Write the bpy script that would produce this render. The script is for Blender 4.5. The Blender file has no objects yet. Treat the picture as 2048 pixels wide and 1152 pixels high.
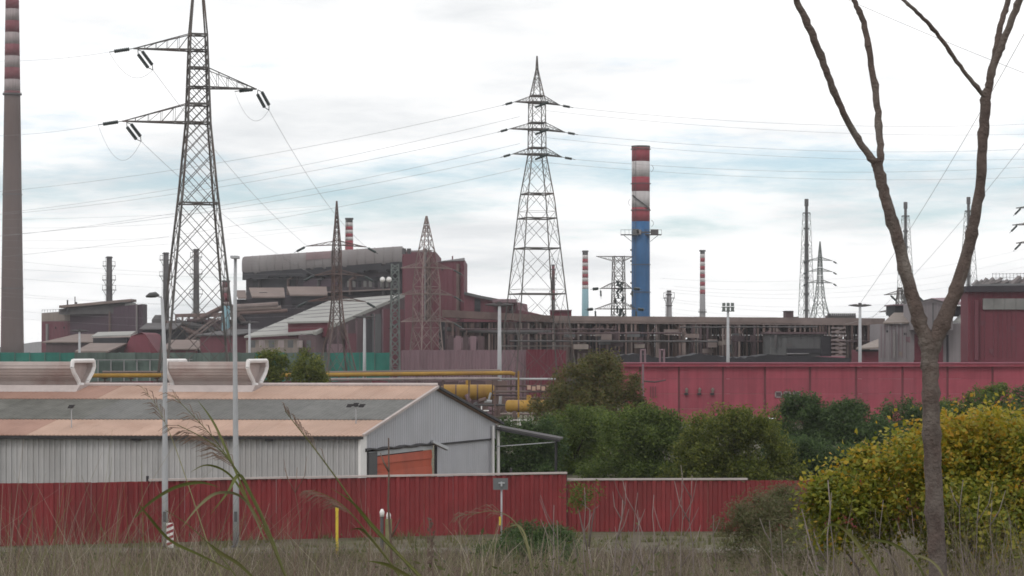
import bpy, math, random
import numpy as np
from mathutils import Vector, Matrix

# ------------------------------------------------------------------ camera
F = 4818.0            # focal length in photo pixels (2048 wide)
CAMZ, HOR = 7.0, 690.0
scene = bpy.context.scene
col = scene.collection
cam_d = bpy.data.cameras.new('camera'); cam = bpy.data.objects.new('camera', cam_d)
col.objects.link(cam); scene.camera = cam
cam.location = (0, 0, CAMZ); cam.rotation_euler = (math.radians(90), 0, 0)
cam_d.sensor_width = 36.0; cam_d.lens = 36.0 * F / 2048.0
cam_d.shift_y = (HOR - 576.0) / 2048.0
cam_d.clip_start = 0.5; cam_d.clip_end = 9000
# ------------------------------------------------------------------ sky
SUN_EL, SUN_AZ = math.radians(48), math.radians(205)    # behind the camera, a little to the left
w = bpy.data.worlds.new('World'); scene.world = w; w.use_nodes = True
nt = w.node_tree; N = nt.nodes; L = nt.links
for n in list(N): N.remove(n)
def wn(t, **k):
    n = N.new(t)
    for a, b in k.items(): setattr(n, a, b)
    return n
def wmath(op, a, b=None, clamp=False):
    n = wn('ShaderNodeMath', operation=op, use_clamp=clamp)
    for i, v in enumerate((a, b)):
        if v is None: continue
        if isinstance(v, (int, float)): n.inputs[i].default_value = v
        else: L.new(v, n.inputs[i])
    return n.outputs[0]
out = wn('ShaderNodeOutputWorld'); bg = wn('ShaderNodeBackground'); bg.inputs['Strength'].default_value = 0.1
sky = wn('ShaderNodeTexSky', sky_type='NISHITA', sun_disc=False, sun_elevation=SUN_EL, sun_rotation=SUN_AZ)
sky.air_density = 1.0; sky.dust_density = 0.6; sky.ozone_density = 1.5
tc = wn('ShaderNodeTexCoord'); sep = wn('ShaderNodeSeparateXYZ'); L.new(tc.outputs['Generated'], sep.inputs[0])
zc = wmath('MAXIMUM', sep.outputs['Z'], 0.0)
den = wmath('ADD', zc, 0.13)
cx = wmath('DIVIDE', sep.outputs['X'], den); cy = wmath('DIVIDE', sep.outputs['Y'], den)
comb = wn('ShaderNodeCombineXYZ'); L.new(cx, comb.inputs[0]); L.new(cy, comb.inputs[1])
def noise(scale, detail, rough, off, sx=1.0, sy=1.0):
    mp = wn('ShaderNodeMapping'); L.new(comb.outputs[0], mp.inputs[0])
    mp.inputs['Location'].default_value = off; mp.inputs['Scale'].default_value = (sx, sy, 1)
    n = wn('ShaderNodeTexNoise'); n.inputs['Scale'].default_value = scale; n.inputs['Detail'].default_value = detail
    n.inputs['Roughness'].default_value = rough; L.new(mp.outputs[0], n.inputs['Vector'])
    return n.outputs['Fac']
n1 = noise(1.5, 8, 0.62, (3.1, 1.7, 0), 0.8, 0.85)
n2 = noise(1.35, 7, 0.58, (7.3, 4.2, 0), 0.8, 0.85)
# a thin break in the cloud low above the horizon
b0 = wmath('DIVIDE', wmath('SUBTRACT', zc, 0.069), 0.022)
bump = wmath('POWER', 2.718, wmath('MULTIPLY', wmath('MULTIPLY', b0, b0), -1.0))
s = wmath('ADD', wmath('MULTIPLY', n1, 1.3), wmath('MULTIPLY', bump, 0.26))
mr = wn('ShaderNodeMapRange', interpolation_type='SMOOTHSTEP'); L.new(s, mr.inputs[0])
mr.inputs[1].default_value = 0.72; mr.inputs[2].default_value = 1.06; mr.inputs[3].default_value = 0.0; mr.inputs[4].default_value = 0.80
mr2 = wn('ShaderNodeMapRange', interpolation_type='SMOOTHSTEP'); L.new(n2, mr2.inputs[0])
mr2.inputs[1].default_value = 0.44; mr2.inputs[2].default_value = 0.70; mr2.inputs[3].default_value = 0.0; mr2.inputs[4].default_value = 1.0
cl = wn('ShaderNodeMix', data_type='RGBA'); L.new(mr2.outputs[0], cl.inputs[0])
cl.inputs[6].default_value = (11.4, 11.4, 11.4, 1); cl.inputs[7].default_value = (8.2, 8.45, 8.65, 1)
skm = wn('ShaderNodeMix', data_type='RGBA', blend_type='MULTIPLY'); skm.inputs[0].default_value = 1.0
L.new(sky.outputs[0], skm.inputs[6]); skm.inputs[7].default_value = (0.80, 0.98, 1.12, 1)
mx = wn('ShaderNodeMix', data_type='RGBA'); L.new(mr.outputs[0], mx.inputs[0]); L.new(cl.outputs[2], mx.inputs[6]); L.new(skm.outputs[2], mx.inputs[7])
L.new(mx.outputs[2], bg.inputs[0]); L.new(bg.outputs[0], out.inputs[0])
# ------------------------------------------------------------------ sun (soft, through cloud)
sd = bpy.data.lights.new('sun', 'SUN'); sd.energy = 0.8; sd.angle = math.radians(14); sd.color = (1.0, 0.96, 0.9)
so = bpy.data.objects.new('sun', sd); col.objects.link(so)
sdir = Vector((math.sin(SUN_AZ) * math.cos(SUN_EL), math.cos(SUN_AZ) * math.cos(SUN_EL), math.sin(SUN_EL)))
so.rotation_euler = sdir.to_track_quat('Z', 'Y').to_euler(); so.location = (0, -40, 80)
vs = scene.view_settings; vs.view_transform = 'Standard'; vs.look = 'None'; vs.exposure = 0.0; vs.gamma = 1.0; vs.use_curve_mapping = False
scene.cycles.use_denoising = True; scene.cycles.filter_width = 1.7
scene.cycles.max_bounces = 5; scene.cycles.diffuse_bounces = 2; scene.cycles.glossy_bounces = 2
scene.cycles.transparent_max_bounces = 6

# ------------------------------------------------------------------ helpers
def gx(px, d): return (px - 1024.0) / F * d
def gz(py, d): return CAMZ - (py - HOR) / F * d
def W(px, py, d): return Vector((gx(px, d), d, gz(py, d)))
def G(px, d): return Vector((gx(px, d), d, 0))
def sr(r, g, b):
    f = lambda c: (c / 12.92 if c <= 0.04045 else ((c + 0.055) / 1.055) ** 2.4)
    return (f(r / 255), f(g / 255), f(b / 255))
ORIG = {}
def thing(name, label, cat, loc=(0, 0, 0), group=None):
    o = bpy.data.objects.new(name, None); col.objects.link(o); o.location = loc; o.empty_display_size = 0.2
    o['label'] = label; o['category'] = cat
    if group: o['group'] = group
    ORIG[o.name] = Vector(loc); return o
def tag(o, label=None, cat=None, group=None, kind=None):
    if label: o['label'] = label
    if cat: o['category'] = cat
    if group: o['group'] = group
    if kind: o['kind'] = kind
    return o
class MB:
    def __init__(s): s.v = []; s.f = []
    def add(s, vs_, fs_):
        b = len(s.v); s.v.extend([tuple(v) for v in vs_]); s.f.extend([tuple(i + b for i in f) for f in fs_]); return s
    def hexa(s, a, b):   # bottom ring a (4), top ring b (4)
        return s.add(list(a) + list(b), [(3, 2, 1, 0), (4, 5, 6, 7), (0, 1, 5, 4), (1, 2, 6, 5), (2, 3, 7, 6), (3, 0, 4, 7)])
    def box(s, c, size, rz=0.0):
        c = Vector(c); x, y, z = [k / 2 for k in size]; R = Matrix.Rotation(rz, 3, 'Z')
        P = [c + R @ Vector(p) for p in ((-x, -y, -z), (x, -y, -z), (x, y, -z), (-x, y, -z), (-x, -y, z), (x, -y, z), (x, y, z), (-x, y, z))]
        return s.hexa(P[:4], P[4:])
    def prism(s, poly, ext):
        ext = Vector(ext); n = len(poly); P = [Vector(p) for p in poly]; Q = [p + ext for p in P]
        return s.add(P + Q, [tuple(range(n))[::-1], tuple(range(n, 2 * n))] + [(i, (i + 1) % n, n + (i + 1) % n, n + i) for i in range(n)])
    def beam(s, a, b, t, t2=None, n=4):
        return s.tube([a, b], [t, t if t2 is None else t2], n)
    def tube(s, pts, rad, n=8, cap=True, rot=0.785):
        pts = [Vector(p) for p in pts]
        if isinstance(rad, (int, float)): rad = [rad] * len(pts)
        base = len(s.v); prev = None
        for i, p in enumerate(pts):
            t = (pts[min(i + 1, len(pts) - 1)] - pts[max(i - 1, 0)])
            if t.length < 1e-9: t = Vector((0, 0, 1))
            t.normalize()
            if prev is None:
                r = Vector((1, 0, 0)) if abs(t.x) < 0.9 else Vector((0, 1, 0))
                u = t.cross(r).normalized()
            else:
                u = (prev - t * prev.dot(t)).normalized()
            prev = u; v = t.cross(u)
            for k in range(n):
                a = 2 * math.pi * k / n + rot
                s.v.append(tuple(p + (u * math.cos(a) + v * math.sin(a)) * rad[i]))
        for i in range(len(pts) - 1):
            for k in range(n):
                a = base + i * n + k; b = base + i * n + (k + 1) % n
                s.f.append((a, b, b + n, a + n))
        if cap:
            s.f.append(tuple(range(base, base + n))[::-1]); e = base + (len(pts) - 1) * n; s.f.append(tuple(range(e, e + n)))
        return s
    def lathe(s, c, prof, n=24):
        c = Vector(c); return s.tube([c + Vector((0, 0, z)) for r, z in prof], [r for r, z in prof], n, rot=0)
    def build(s, name, mat, parent=None, smooth=False, label=None):
        me = bpy.data.meshes.new(name)
        o = bpy.data.objects.new(name, me); col.objects.link(o)
        off = Vector((0, 0, 0))
        if parent is not None:
            o.parent = parent; off = ORIG[parent.name]
        ORIG[o.name] = off
        if s.v:
            me.from_pydata([(v[0] - off.x, v[1] - off.y, v[2] - off.z) for v in s.v], [], s.f)
        if smooth: me.polygons.foreach_set('use_smooth', [True] * len(me.polygons))
        me.materials.append(mat); me.update()
        if label: o['label'] = label
        return o

def M(name, c, rough=0.75, var=0.18, scale=1.2, streak=0.0, rnd=0.0, metal=0.0, stain=None, stain_amt=0.0, bump=0.0, island=None, spec=0.3):
    m = bpy.data.materials.new(name); m.use_nodes = True; t = m.node_tree; n = t.nodes; l = t.links
    b = n['Principled BSDF']; b.inputs['Roughness'].default_value = rough; b.inputs['Metallic'].default_value = metal
    b.inputs['Specular IOR Level'].default_value = spec
    tcn = n.new('ShaderNodeTexCoord')
    def nz(sc, det, mapping=None):
        q = n.new('ShaderNodeTexNoise'); q.inputs['Scale'].default_value = sc; q.inputs['Detail'].default_value = det; q.inputs['Roughness'].default_value = 0.6
        if mapping:
            mp = n.new('ShaderNodeMapping'); mp.inputs['Scale'].default_value = mapping; l.new(tcn.outputs['Object'], mp.inputs[0]); l.new(mp.outputs[0], q.inputs['Vector'])
        else: l.new(tcn.outputs['Object'], q.inputs['Vector'])
        return q.outputs['Fac']
    def mixc(fac, A, B, blend='MIX'):
        q = n.new('ShaderNodeMix'); q.data_type = 'RGBA'; q.blend_type = blend
        for i, v in ((0, fac), (6, A), (7, B)):
            if isinstance(v, (int, float)): q.inputs[i].default_value = v
            elif isinstance(v, tuple): q.inputs[i].default_value = (*v, 1) if len(v) == 3 else v
            else: l.new(v, q.inputs[i])
        return q.outputs[2]
    def rng(v, a, bb, lo, hi):
        q = n.new('ShaderNodeMapRange'); l.new(v, q.inputs[0])
        for i, k in zip((1, 2, 3, 4), (a, bb, lo, hi)): q.inputs[i].default_value = k
        return q.outputs[0]
    cc = tuple(c)
    if island:
        g = n.new('ShaderNodeNewGeometry'); r = n.new('ShaderNodeValToRGB'); l.new(g.outputs['Random Per Island'], r.inputs[0])
        el = r.color_ramp.elements
        for i, k in enumerate(island):
            pos = i / (len(island) - 1)
            e = el[i] if i < 2 else el.new(pos)
            e.position = pos; e.color = (*k, 1)
        if len(island) > 2:
            for i, k in enumerate(island): el[i].position = i / (len(island) - 1); el[i].color = (*k, 1)
        cc = r.outputs[0]
    v = nz(scale, 6)
    lo = 1 - var; hi = 1 + var
    f1 = rng(v, 0.3, 0.7, lo, hi)
    q = n.new('ShaderNodeCombineColor')
    for i in range(3): l.new(f1, q.inputs[i])
    cc = mixc(1.0, cc, q.outputs[0], 'MULTIPLY')
    if streak > 0:
        sv = nz(1.0, 4, (2.2, 2.2, 0.12)); f2 = rng(sv, 0.35, 0.72, 1.0, 1 - streak)
        q2 = n.new('ShaderNodeCombineColor')
        for i in range(3): l.new(f2, q2.inputs[i])
        cc = mixc(1.0, cc, q2.outputs[0], 'MULTIPLY')
    if stain is not None:
        sv = nz(scale * 0.7, 8, (1, 1, 0.5)); f3 = rng(sv, 0.48, 0.68, 0.0, stain_amt)
        cc = mixc(f3, cc, tuple(stain))
    if rnd > 0:
        oi = n.new('ShaderNodeObjectInfo'); f4 = rng(oi.outputs['Random'], 0, 1, 1 - rnd, 1 + rnd)
        q3 = n.new('ShaderNodeCombineColor')
        for i in range(3): l.new(f4, q3.inputs[i])
        cc = mixc(1.0, cc, q3.outputs[0], 'MULTIPLY')
    if isinstance(cc, tuple): b.inputs['Base Color'].default_value = (*cc, 1)
    else: l.new(cc, b.inputs['Base Color'])
    if bump > 0:
        bp = n.new('ShaderNodeBump'); bp.inputs['Strength'].default_value = bump; bp.inputs['Distance'].default_value = 0.02
        l.new(nz(scale * 6, 5), bp.inputs['Height']); l.new(bp.outputs[0], b.inputs['Normal'])
    return m

MT = dict(
    ground=M('soil', (0.105, 0.092, 0.062), 0.95, 0.35, 0.6, stain=(0.07, 0.08, 0.035), stain_amt=0.8, bump=0.5),
    road=M('old_concrete', (0.125, 0.115, 0.09), 0.9, 0.2, 0.8, stain=(0.13, 0.11, 0.09), stain_amt=0.6),
    fence=M('red_sheet', (0.215, 0.031, 0.034), 0.6, 0.14, 0.9, streak=0.16, rnd=0.10, stain=(0.135, 0.035, 0.032), stain_amt=0.45),
    coping=M('pale_coping', (0.43, 0.37, 0.355), 0.7, 0.12, 1.5, rnd=0.05),
    shed=M('pale_sheet', (0.44, 0.43, 0.43), 0.55, 0.08, 0.8, streak=0.22, rnd=0.07, stain=(0.34, 0.32, 0.31), stain_amt=0.4),
    gable=M('blue_grey_sheet', (0.42, 0.42, 0.45), 0.55, 0.05, 0.8, streak=0.10, rnd=0.025, stain=(0.32, 0.31, 0.31), stain_amt=0.3),
    peach=M('peach_roof', (0.41, 0.275, 0.215), 0.7, 0.10, 0.7, rnd=0.06, stain=(0.31, 0.19, 0.14), stain_amt=0.55),
    peach_old=M('old_peach_roof', (0.31, 0.185, 0.145), 0.75, 0.12, 0.7, rnd=0.05, stain=(0.22, 0.12, 0.09), stain_amt=0.5),
    skyl=M('grey_skylight', (0.125, 0.123, 0.117), 0.6, 0.16, 2.0, rnd=0.08, stain=(0.085, 0.085, 0.078), stain_amt=0.5),
    skyl_old=M('dirty_skylight', (0.105, 0.103, 0.092), 0.6, 0.25, 1.4, rnd=0.18, stain=(0.06, 0.06, 0.05), stain_amt=0.6),
    white=M('white_paint', (0.74, 0.72, 0.71), 0.55, 0.06, 2.0, stain=(0.5, 0.47, 0.45), stain_amt=0.3),
    vent=M('vent_sheet', (0.42, 0.355, 0.335), 0.6, 0.12, 0.8, stain=(0.26, 0.15, 0.13), stain_amt=0.6),
    dark=M('dark_trim', (0.035, 0.033, 0.036), 0.6, 0.2, 2.0),
    orange=M('orange_tarp', (0.42, 0.085, 0.045), 0.6, 0.12, 1.0, rnd=0.10, stain=(0.22, 0.05, 0.035), stain_amt=0.4),
    pink=M('pink_wall_paint', (0.315, 0.064, 0.090), 0.8, 0.12, 0.5, streak=0.25, rnd=0.06, stain=(0.235, 0.065, 0.085), stain_amt=0.6),
    pinkcap=M('pink_coping', (0.33, 0.12, 0.16), 0.8, 0.12, 0.8),
    galv=M('galvanised_steel', (0.37, 0.375, 0.39), 0.55, 0.12, 1.5, metal=0.0),
    pylon=M('weathered_steel', (0.090, 0.084, 0.081), 0.7, 0.35, 0.7, stain=(0.10, 0.05, 0.035), stain_amt=0.5),
    pylon2=M('rusty_steel', (0.105, 0.078, 0.074), 0.75, 0.35, 0.7, stain=(0.13, 0.055, 0.04), stain_amt=0.6),
    pylon3=M('grey_green_steel', (0.13, 0.145, 0.14), 0.7, 0.25, 0.7),
    insul=M('insulator_glass', (0.022, 0.032, 0.032), 0.25, 0.1, 4.0, spec=0.5),
    cable=M('cable', (0.24, 0.24, 0.245), 0.6, 0.05, 1.0),
    concrete=M('chimney_concrete', (0.105, 0.070, 0.062), 0.9, 0.12, 0.06, streak=0.15, stain=(0.11, 0.09, 0.088), stain_amt=0.5),
    cwhite=M('chimney_white', (0.50, 0.47, 0.47), 0.8, 0.10, 0.3, streak=0.2, stain=(0.30, 0.26, 0.26), stain_amt=0.4),
    cred=M('chimney_red', (0.26, 0.040, 0.055), 0.8, 0.10, 0.3, streak=0.15),
    cred_old=M('chimney_old_red', (0.17, 0.055, 0.065), 0.85, 0.10, 0.3, streak=0.2),
    cwhite_old=M('chimney_old_white', (0.30, 0.25, 0.25), 0.85, 0.10, 0.3, streak=0.3),
    cblue=M('chimney_blue', (0.016, 0.095, 0.235), 0.6, 0.10, 0.3, streak=0.12),
    cteal=M('chimney_teal', (0.20, 0.33, 0.38), 0.8, 0.08, 0.3),
    cgrey=M('chimney_grey', (0.26, 0.25, 0.26), 0.8, 0.12, 0.3, streak=0.2),
    cdark=M('chimney_dark', (0.082, 0.076, 0.078), 0.85, 0.25, 0.3),
    purple=M('purple_cladding', (0.064, 0.037, 0.053), 0.7, 0.08, 0.15, streak=0.15),
    red_clad=M('red_cladding', (0.128, 0.036, 0.050), 0.7, 0.10, 0.12, streak=0.2, stain=(0.12, 0.045, 0.058), stain_amt=0.5),
    red_clad2=M('bright_red_cladding', (0.135, 0.026, 0.040), 0.7, 0.10, 0.12, streak=0.15),
    mauve=M('mauve_cladding', (0.21, 0.135, 0.155), 0.75, 0.10, 0.2, streak=0.25, rnd=0.06),
    mauve_dark=M('dark_mauve', (0.092, 0.060, 0.066), 0.8, 0.2, 0.2, streak=0.2, rnd=0.12),
    hood=M('grey_roof_hood', (0.205, 0.188, 0.188), 0.7, 0.14, 0.12, stain=(0.16, 0.13, 0.13), stain_amt=0.6),
    hoodred=M('reddish_roof_patch', (0.19, 0.13, 0.135), 0.75, 0.12, 0.2),
    wall_dark=M('sooty_wall', (0.046, 0.038, 0.047), 0.85, 0.25, 0.1, streak=0.2, stain=(0.085, 0.07, 0.07), stain_amt=0.6),
    wall_black=M('near_black', (0.030, 0.028, 0.033), 0.9, 0.3, 0.2),  # near-black of dark walls; also paints the shade inside openings and holes
    tanroof=M('tan_roof', (0.185, 0.142, 0.128), 0.8, 0.15, 0.2, stain=(0.15, 0.11, 0.10), stain_amt=0.6),
    paleroof=M('pale_roof', (0.29, 0.285, 0.27), 0.7, 0.08, 0.12, streak=0.1),
    beige=M('beige_panel', (0.24, 0.20, 0.18), 0.8, 0.15, 0.3, rnd=0.12, streak=0.2),
    rust=M('rusty_steelwork', (0.125, 0.085, 0.078), 0.85, 0.3, 0.4, rnd=0.2),
    rustpale=M('pale_rusty_steelwork', (0.20, 0.155, 0.145), 0.85, 0.25, 0.4, rnd=0.15),
    slate=M('grey_concrete_wall', (0.105, 0.105, 0.108), 0.85, 0.15, 0.2, streak=0.2),
    millgrey=M('mill_grey_wall', (0.25, 0.225, 0.235), 0.75, 0.10, 0.15, streak=0.2, rnd=0.04),
    green=M('green_mesh', (0.028, 0.155, 0.125), 0.8, 0.15, 0.3, rnd=0.12, streak=0.15),
    greengrey=M('green_grey_screen', (0.10, 0.135, 0.12), 0.8, 0.2, 0.3, rnd=0.2, streak=0.3),
    yellow=M('yellow_paint', (0.32, 0.185, 0.035), 0.65, 0.2, 0.9, stain=(0.22, 0.11, 0.045), stain_amt=0.75),
    ypost=M('yellow_post', (0.60, 0.45, 0.05), 0.6, 0.1, 2.0),
    signgrey=M('sign_back', (0.13, 0.135, 0.14), 0.5, 0.08, 2.0),
    bark=M('bark', (0.105, 0.078, 0.068), 0.9, 0.4, 9.0, stain=(0.20, 0.175, 0.155), stain_amt=0.8, bump=1.0),
    bark2=M('dark_bark', (0.07, 0.055, 0.045), 0.9, 0.3, 3.0),
    drystem=M('dry_stem', (0.20, 0.165, 0.155), 0.9, 0.2, 5.0, rnd=0.25),
    brownstem=M('brown_stem', (0.115, 0.078, 0.062), 0.9, 0.3, 8.0, stain=(0.22, 0.18, 0.14), stain_amt=0.6),
    reed=M('reed_green', (0.095, 0.108, 0.026), 0.6, 0.3, 6.0, rnd=0.25, stain=(0.17, 0.14, 0.06), stain_amt=0.7),
    reedpale=M('reed_pale', (0.19, 0.18, 0.09), 0.6, 0.2, 4.0, rnd=0.2),
    plume=M('seed_head', (0.17, 0.115, 0.085), 0.8, 0.2, 6.0, rnd=0.15),
    glass=M('dark_glass', (0.03, 0.035, 0.04), 0.15, 0.05, 1.0, spec=0.5),
    greywin=M('grey_window_band', (0.16, 0.155, 0.15), 0.4, 0.35, 0.3),
)
def leafmat(name, cols, rough=0.6):
    m = M(name, (0.1, 0.1, 0.1), rough, 0.15, 0.4, island=cols, spec=0.25); t = m.node_tree; b = t.nodes['Principled BSDF']; o = [n for n in t.nodes if n.type == 'OUTPUT_MATERIAL'][0]
    tr = t.nodes.new('ShaderNodeBsdfTranslucent'); mx_ = t.nodes.new('ShaderNodeMixShader'); mx_.inputs[0].default_value = 0.46
    t.links.new(b.inputs['Base Color'].links[0].from_socket, tr.inputs['Color']); t.links.new(b.outputs[0], mx_.inputs[1]); t.links.new(tr.outputs[0], mx_.inputs[2]); t.links.new(mx_.outputs[0], o.inputs['Surface']); return m

# ------------------------------------------------------------------ ground
def tz(d):
    if d < 6: return 5.62
    if d < 79: return 5.62 - (d - 6) / 73.0 * 5.62
    return 0.0
def ground():
    ys = [-40, -10, 2, 6, 9, 12, 15, 18, 22, 26, 31, 37, 44, 52, 60, 70, 79, 85, 95, 120, 200, 400, 900, 2050]
    rs = random.Random(4); vs_, fs_ = [], []
    nx = 33
    for y in ys:
        half = max(30, y * 0.55 + 26)
        if y > 800: half = 900
        for i in range(nx):
            x = (i / (nx - 1) * 2 - 1) * half
            z = tz(y)
            if 6 < y < 78: z += rs.uniform(-0.06, 0.06)
            vs_.append((x, y, z))
    for j in range(len(ys) - 1):
        for i in range(nx - 1):
            a = j * nx + i; fs_.append((a, a + 1, a + nx + 1, a + nx))
    m = MB(); m.add(vs_, fs_); o = m.build('ground', MT['ground']); o['kind'] = 'structure'
ground()
m = MB(); m.hexa([(-60, 80.0, -0.2), (60, 80.0, -0.2), (60, 82.6, -0.2), (-60, 82.6, -0.2)], [(-60, 80.0, 0.05), (60, 80.0, 0.05), (60, 82.6, 0.05), (-60, 82.6, 0.05)])
o = m.build('path', MT['road']); o['kind'] = 'structure'
m = MB(); m.box((0, 79.85, 0.0), (120, 0.2, 0.26)); o = m.build('kerb', MT['road']); o['kind'] = 'structure'
m = MB()
prof = [(-300, 0), (-280, 3), (-262, 7), (-250, 9.5), (-236, 10.6), (-222, 11.5), (-205, 11), (-180, 7), (-140, 5), (-60, 4), (60, 5), (200, 4), (420, 3), (500, 0)]
m.prism([(x * 1.5, 1900, z) for x, z in prof], (0, 120, 0)); o = m.build('hills', MT['cgrey']); o['kind'] = 'structure'

# ------------------------------------------------------------------ building blocks
def block(parent, name, mat, a, b, depth, z0, za, zb=None, smooth=False, label=None):
    """a wall-to-wall block: front base line a->b (left to right seen from the camera), going back by depth"""
    a = Vector((a[0], a[1], 0)); b = Vector((b[0], b[1], 0)); t = (b - a).normalized(); nrm = Vector((-t.y, t.x, 0))
    if nrm.y < 0: nrm = -nrm
    zb = za if zb is None else zb
    bk = Vector((0, depth, 0))
    A = [Vector((p.x, p.y, z0)) for p in (a, b, b + bk, a + bk)]
    B = [Vector((p.x, p.y, z)) for p, z in ((a, za), (b, zb), (b + bk, zb), (a + bk, za))]
    return MB().hexa(A, B).build(name, mat, parent, label=label)
def pblock(parent, name, mat, px0, px1, y_top0, y_top1, d0, d1, depth, z0=0.0, ybot=None, label=None):
    z0_ = z0 if ybot is None else gz(ybot, (d0 + d1) / 2)
    return block(parent, name, mat, (gx(px0, d0), d0), (gx(px1, d1), d1), depth, z0_, gz(y_top0, d0), gz(y_top1, d1), label=label)
def corr(p0, p1, z0, z1a, z1b, pitch, depth, nrm, trap=True):
    """profiled sheet from p0 to p1 (xy), upright, top z1a..z1b"""
    p0 = Vector((p0[0], p0[1], 0)); p1 = Vector((p1[0], p1[1], 0)); Lh = (p1 - p0).length; n = max(1, round(Lh / pitch)); t = (p1 - p0) / Lh
    nrm = Vector(nrm).normalized(); m = MB(); st = Lh / n; pts = []
    for i in range(n):
        for f, dd in ((0.0, 0.0), (0.12, depth), (0.42, depth), (0.54, 0.0)) if trap else ((0.0, 0.0), (0.5, depth)):
            pts.append((st * (i + f), dd))
    pts.append((Lh, 0.0)); vs_ = []
    for sft in (0.0, -0.012):
        for a, dd in pts:
            q = p0 + t * a + nrm * (dd + sft); zt = z1a + (z1b - z1a) * a / Lh
            vs_ += [(q.x, q.y, z0), (q.x, q.y, zt)]
    k = len(pts); fs_ = []
    for lay in range(2):
        o0 = lay * 2 * k
        for i in range(k - 1): fs_.append((o0 + 2 * i, o0 + 2 * i + 2, o0 + 2 * i + 3, o0 + 2 * i + 1))
    for i in range(k - 1): fs_.append((2 * i + 1, 2 * i + 3, 2 * k + 2 * i + 3, 2 * k + 2 * i + 1))
    return m.add(vs_, fs_)

# ------------------------------------------------------------------ red sheet fences
def fence(name, label, a, b, z, cap_from, cap_to, zc):
    a = Vector(a); b = Vector(b); Lh = (b - a).length; t = (b - a) / Lh; nrm = Vector((t.y, -t.x, 0)); n = round(Lh / 1.08)
    r = thing(name, label, 'fence', a)
    rs = random.Random(int(Lh * 10))
    for i in range(n):
        p0 = a + t * (Lh * i / n + 0.004); p1 = a + t * (Lh * (i + 1) / n - 0.004); dz = rs.uniform(-0.012, 0.012); off = nrm * rs.uniform(0, 0.02); zt0 = z + dz + rs.uniform(-0.014, 0.014)
        corr(p0 + off, p1 + off, -0.05, zt0, z + dz, 0.36, 0.065, nrm).build('panel', MT['fence'], r)
    for i in range(0, n + 1, 3):
        p = a + t * (Lh * i / n) - nrm * 0.08
        MB().box((p.x, p.y, z / 2), (0.08, 0.08, z - 0.02)).build('post', MT['dark'], r)
    if cap_to > cap_from:
        s0 = cap_from
        while s0 < cap_to - 0.1:
            s1 = min(s0 + 3.2, cap_to)
            p = a + t * (s0 + s1) / 2 + nrm * 0.01; MB().box((p.x, p.y, z + 0.045), (s1 - s0 - 0.008, 0.18, 0.065), math.atan2(t.y, t.x)).build('coping', MT['coping'], r)
            s0 = s1
    return r
fA = fence('sheet_fence', 'tall dark red corrugated fence in front of the pale shed', G(-140, 83.0), G(1133, 90.0), 2.18, (G(297, 85.3) - G(-140, 83)).length, (G(1133, 90) - G(-140, 83)).length, 0)
fB = fence('sheet_fence', 'lower dark red corrugated fence under the dark green shrubs', G(1133.5, 90.3), G(2200, 91.0), 1.92, 0.02, (G(1495, 90.5) - G(1133.5, 90.3)).length, 0)
for px, zt in ((295, 2.34), (1022, 2.42)):
    p = G(px, 85.75 if px < 500 else 89.75); MB().box((p.x, p.y, zt / 2), (0.09, 0.09, zt)).build('end_post', MT['dark'], fA)

# ------------------------------------------------------------------ pale shed
SA = Vector((gx(722, 100), 100, 0)); SU = Vector((-1, 0.06, 0)).normalized(); SV = Vector((5.5, 14.0, 0)); SVn = SV.normalized(); SVL = SV.length
ZE, ZR = 3.32, 5.12
def S(sv, t, z): return SA + SU * sv + SV * t + Vector((0, 0, z))
shed = thing('shed', 'long pale corrugated shed with peach and grey banded roof behind the red fence', 'shed', SA)
fn = Vector((SU.y, -SU.x, 0));  fn = fn if fn.y < 0 else -fn
LS = 31.0; ns = 27
for i in range(ns):
    a = S(LS * i / ns + 0.003, 0, 0); b = S(LS * (i + 1) / ns - 0.003, 0, 0)
    corr(a, b, 0, ZE - 0.06, ZE - 0.06, 0.215, 0.055, fn).build('wall_sheet', MT['shed'], shed)
# roof sheets: three zones up the slope
def roofpt(sv, t, up=0.0):
    z = ZE + (ZR - ZE) * min(t, 1 - t) / 0.5; return S(sv, t, z + up)
def roofsheet(s0, s1, t0, t1, up, mat, name, pitch=0.19):
    n = max(2, round((s1 - s0) / pitch)); vs_ = []; 
    for i in range(2 * n + 1):
        ss = s0 + (s1 - s0) * i / (2 * n); h = up + (0.022 if i % 2 else 0.0)
        vs_ += [roofpt(ss, t0, h), roofpt(ss, t1, h), roofpt(ss, t0, h - 0.03), roofpt(ss, t1, h - 0.03)]
    fs_ = []
    for i in range(2 * n):
        o0 = 4 * i; fs_ += [(o0, o0 + 1, o0 + 5, o0 + 4), (o0 + 2, o0 + 6, o0 + 7, o0 + 3), (o0, o0 + 4, o0 + 6, o0 + 2), (o0 + 1, o0 + 3, o0 + 7, o0 + 5)]
    return MB().add(vs_, fs_).build(name, mat, shed)
nr = 29; R0, R1 = -0.22, LS + 0.3
for i in range(nr):
    s0 = R0 + (R1 - R0) * i / nr; s1 = R0 + (R1 - R0) * (i + 1) / nr - 0.006; old = s0 > 12.9
    roofsheet(s0, s1, -0.022, 0.140, 0.0, MT['peach_old' if old else 'peach'], 'roof_sheet')
    roofsheet(s0, s1, 0.137, 0.352, 0.034, MT['skyl_old' if s0 > 12.2 else 'skyl'], 'skylight_sheet')
    roofsheet(s0, s1, 0.349, 0.498, 0.068, MT['peach_old' if s0 > 13.2 else 'peach'], 'roof_sheet')
    roofsheet(s0, s1, 0.502, 1.02, 0.02, MT['peach'], 'roof_sheet')
m = MB(); m.tube([roofpt(R0, 0.5, 0.10), roofpt(R1, 0.5, 0.10)], 0.10, 6); m.build('ridge_cap', MT['coping'], shed)
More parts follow.
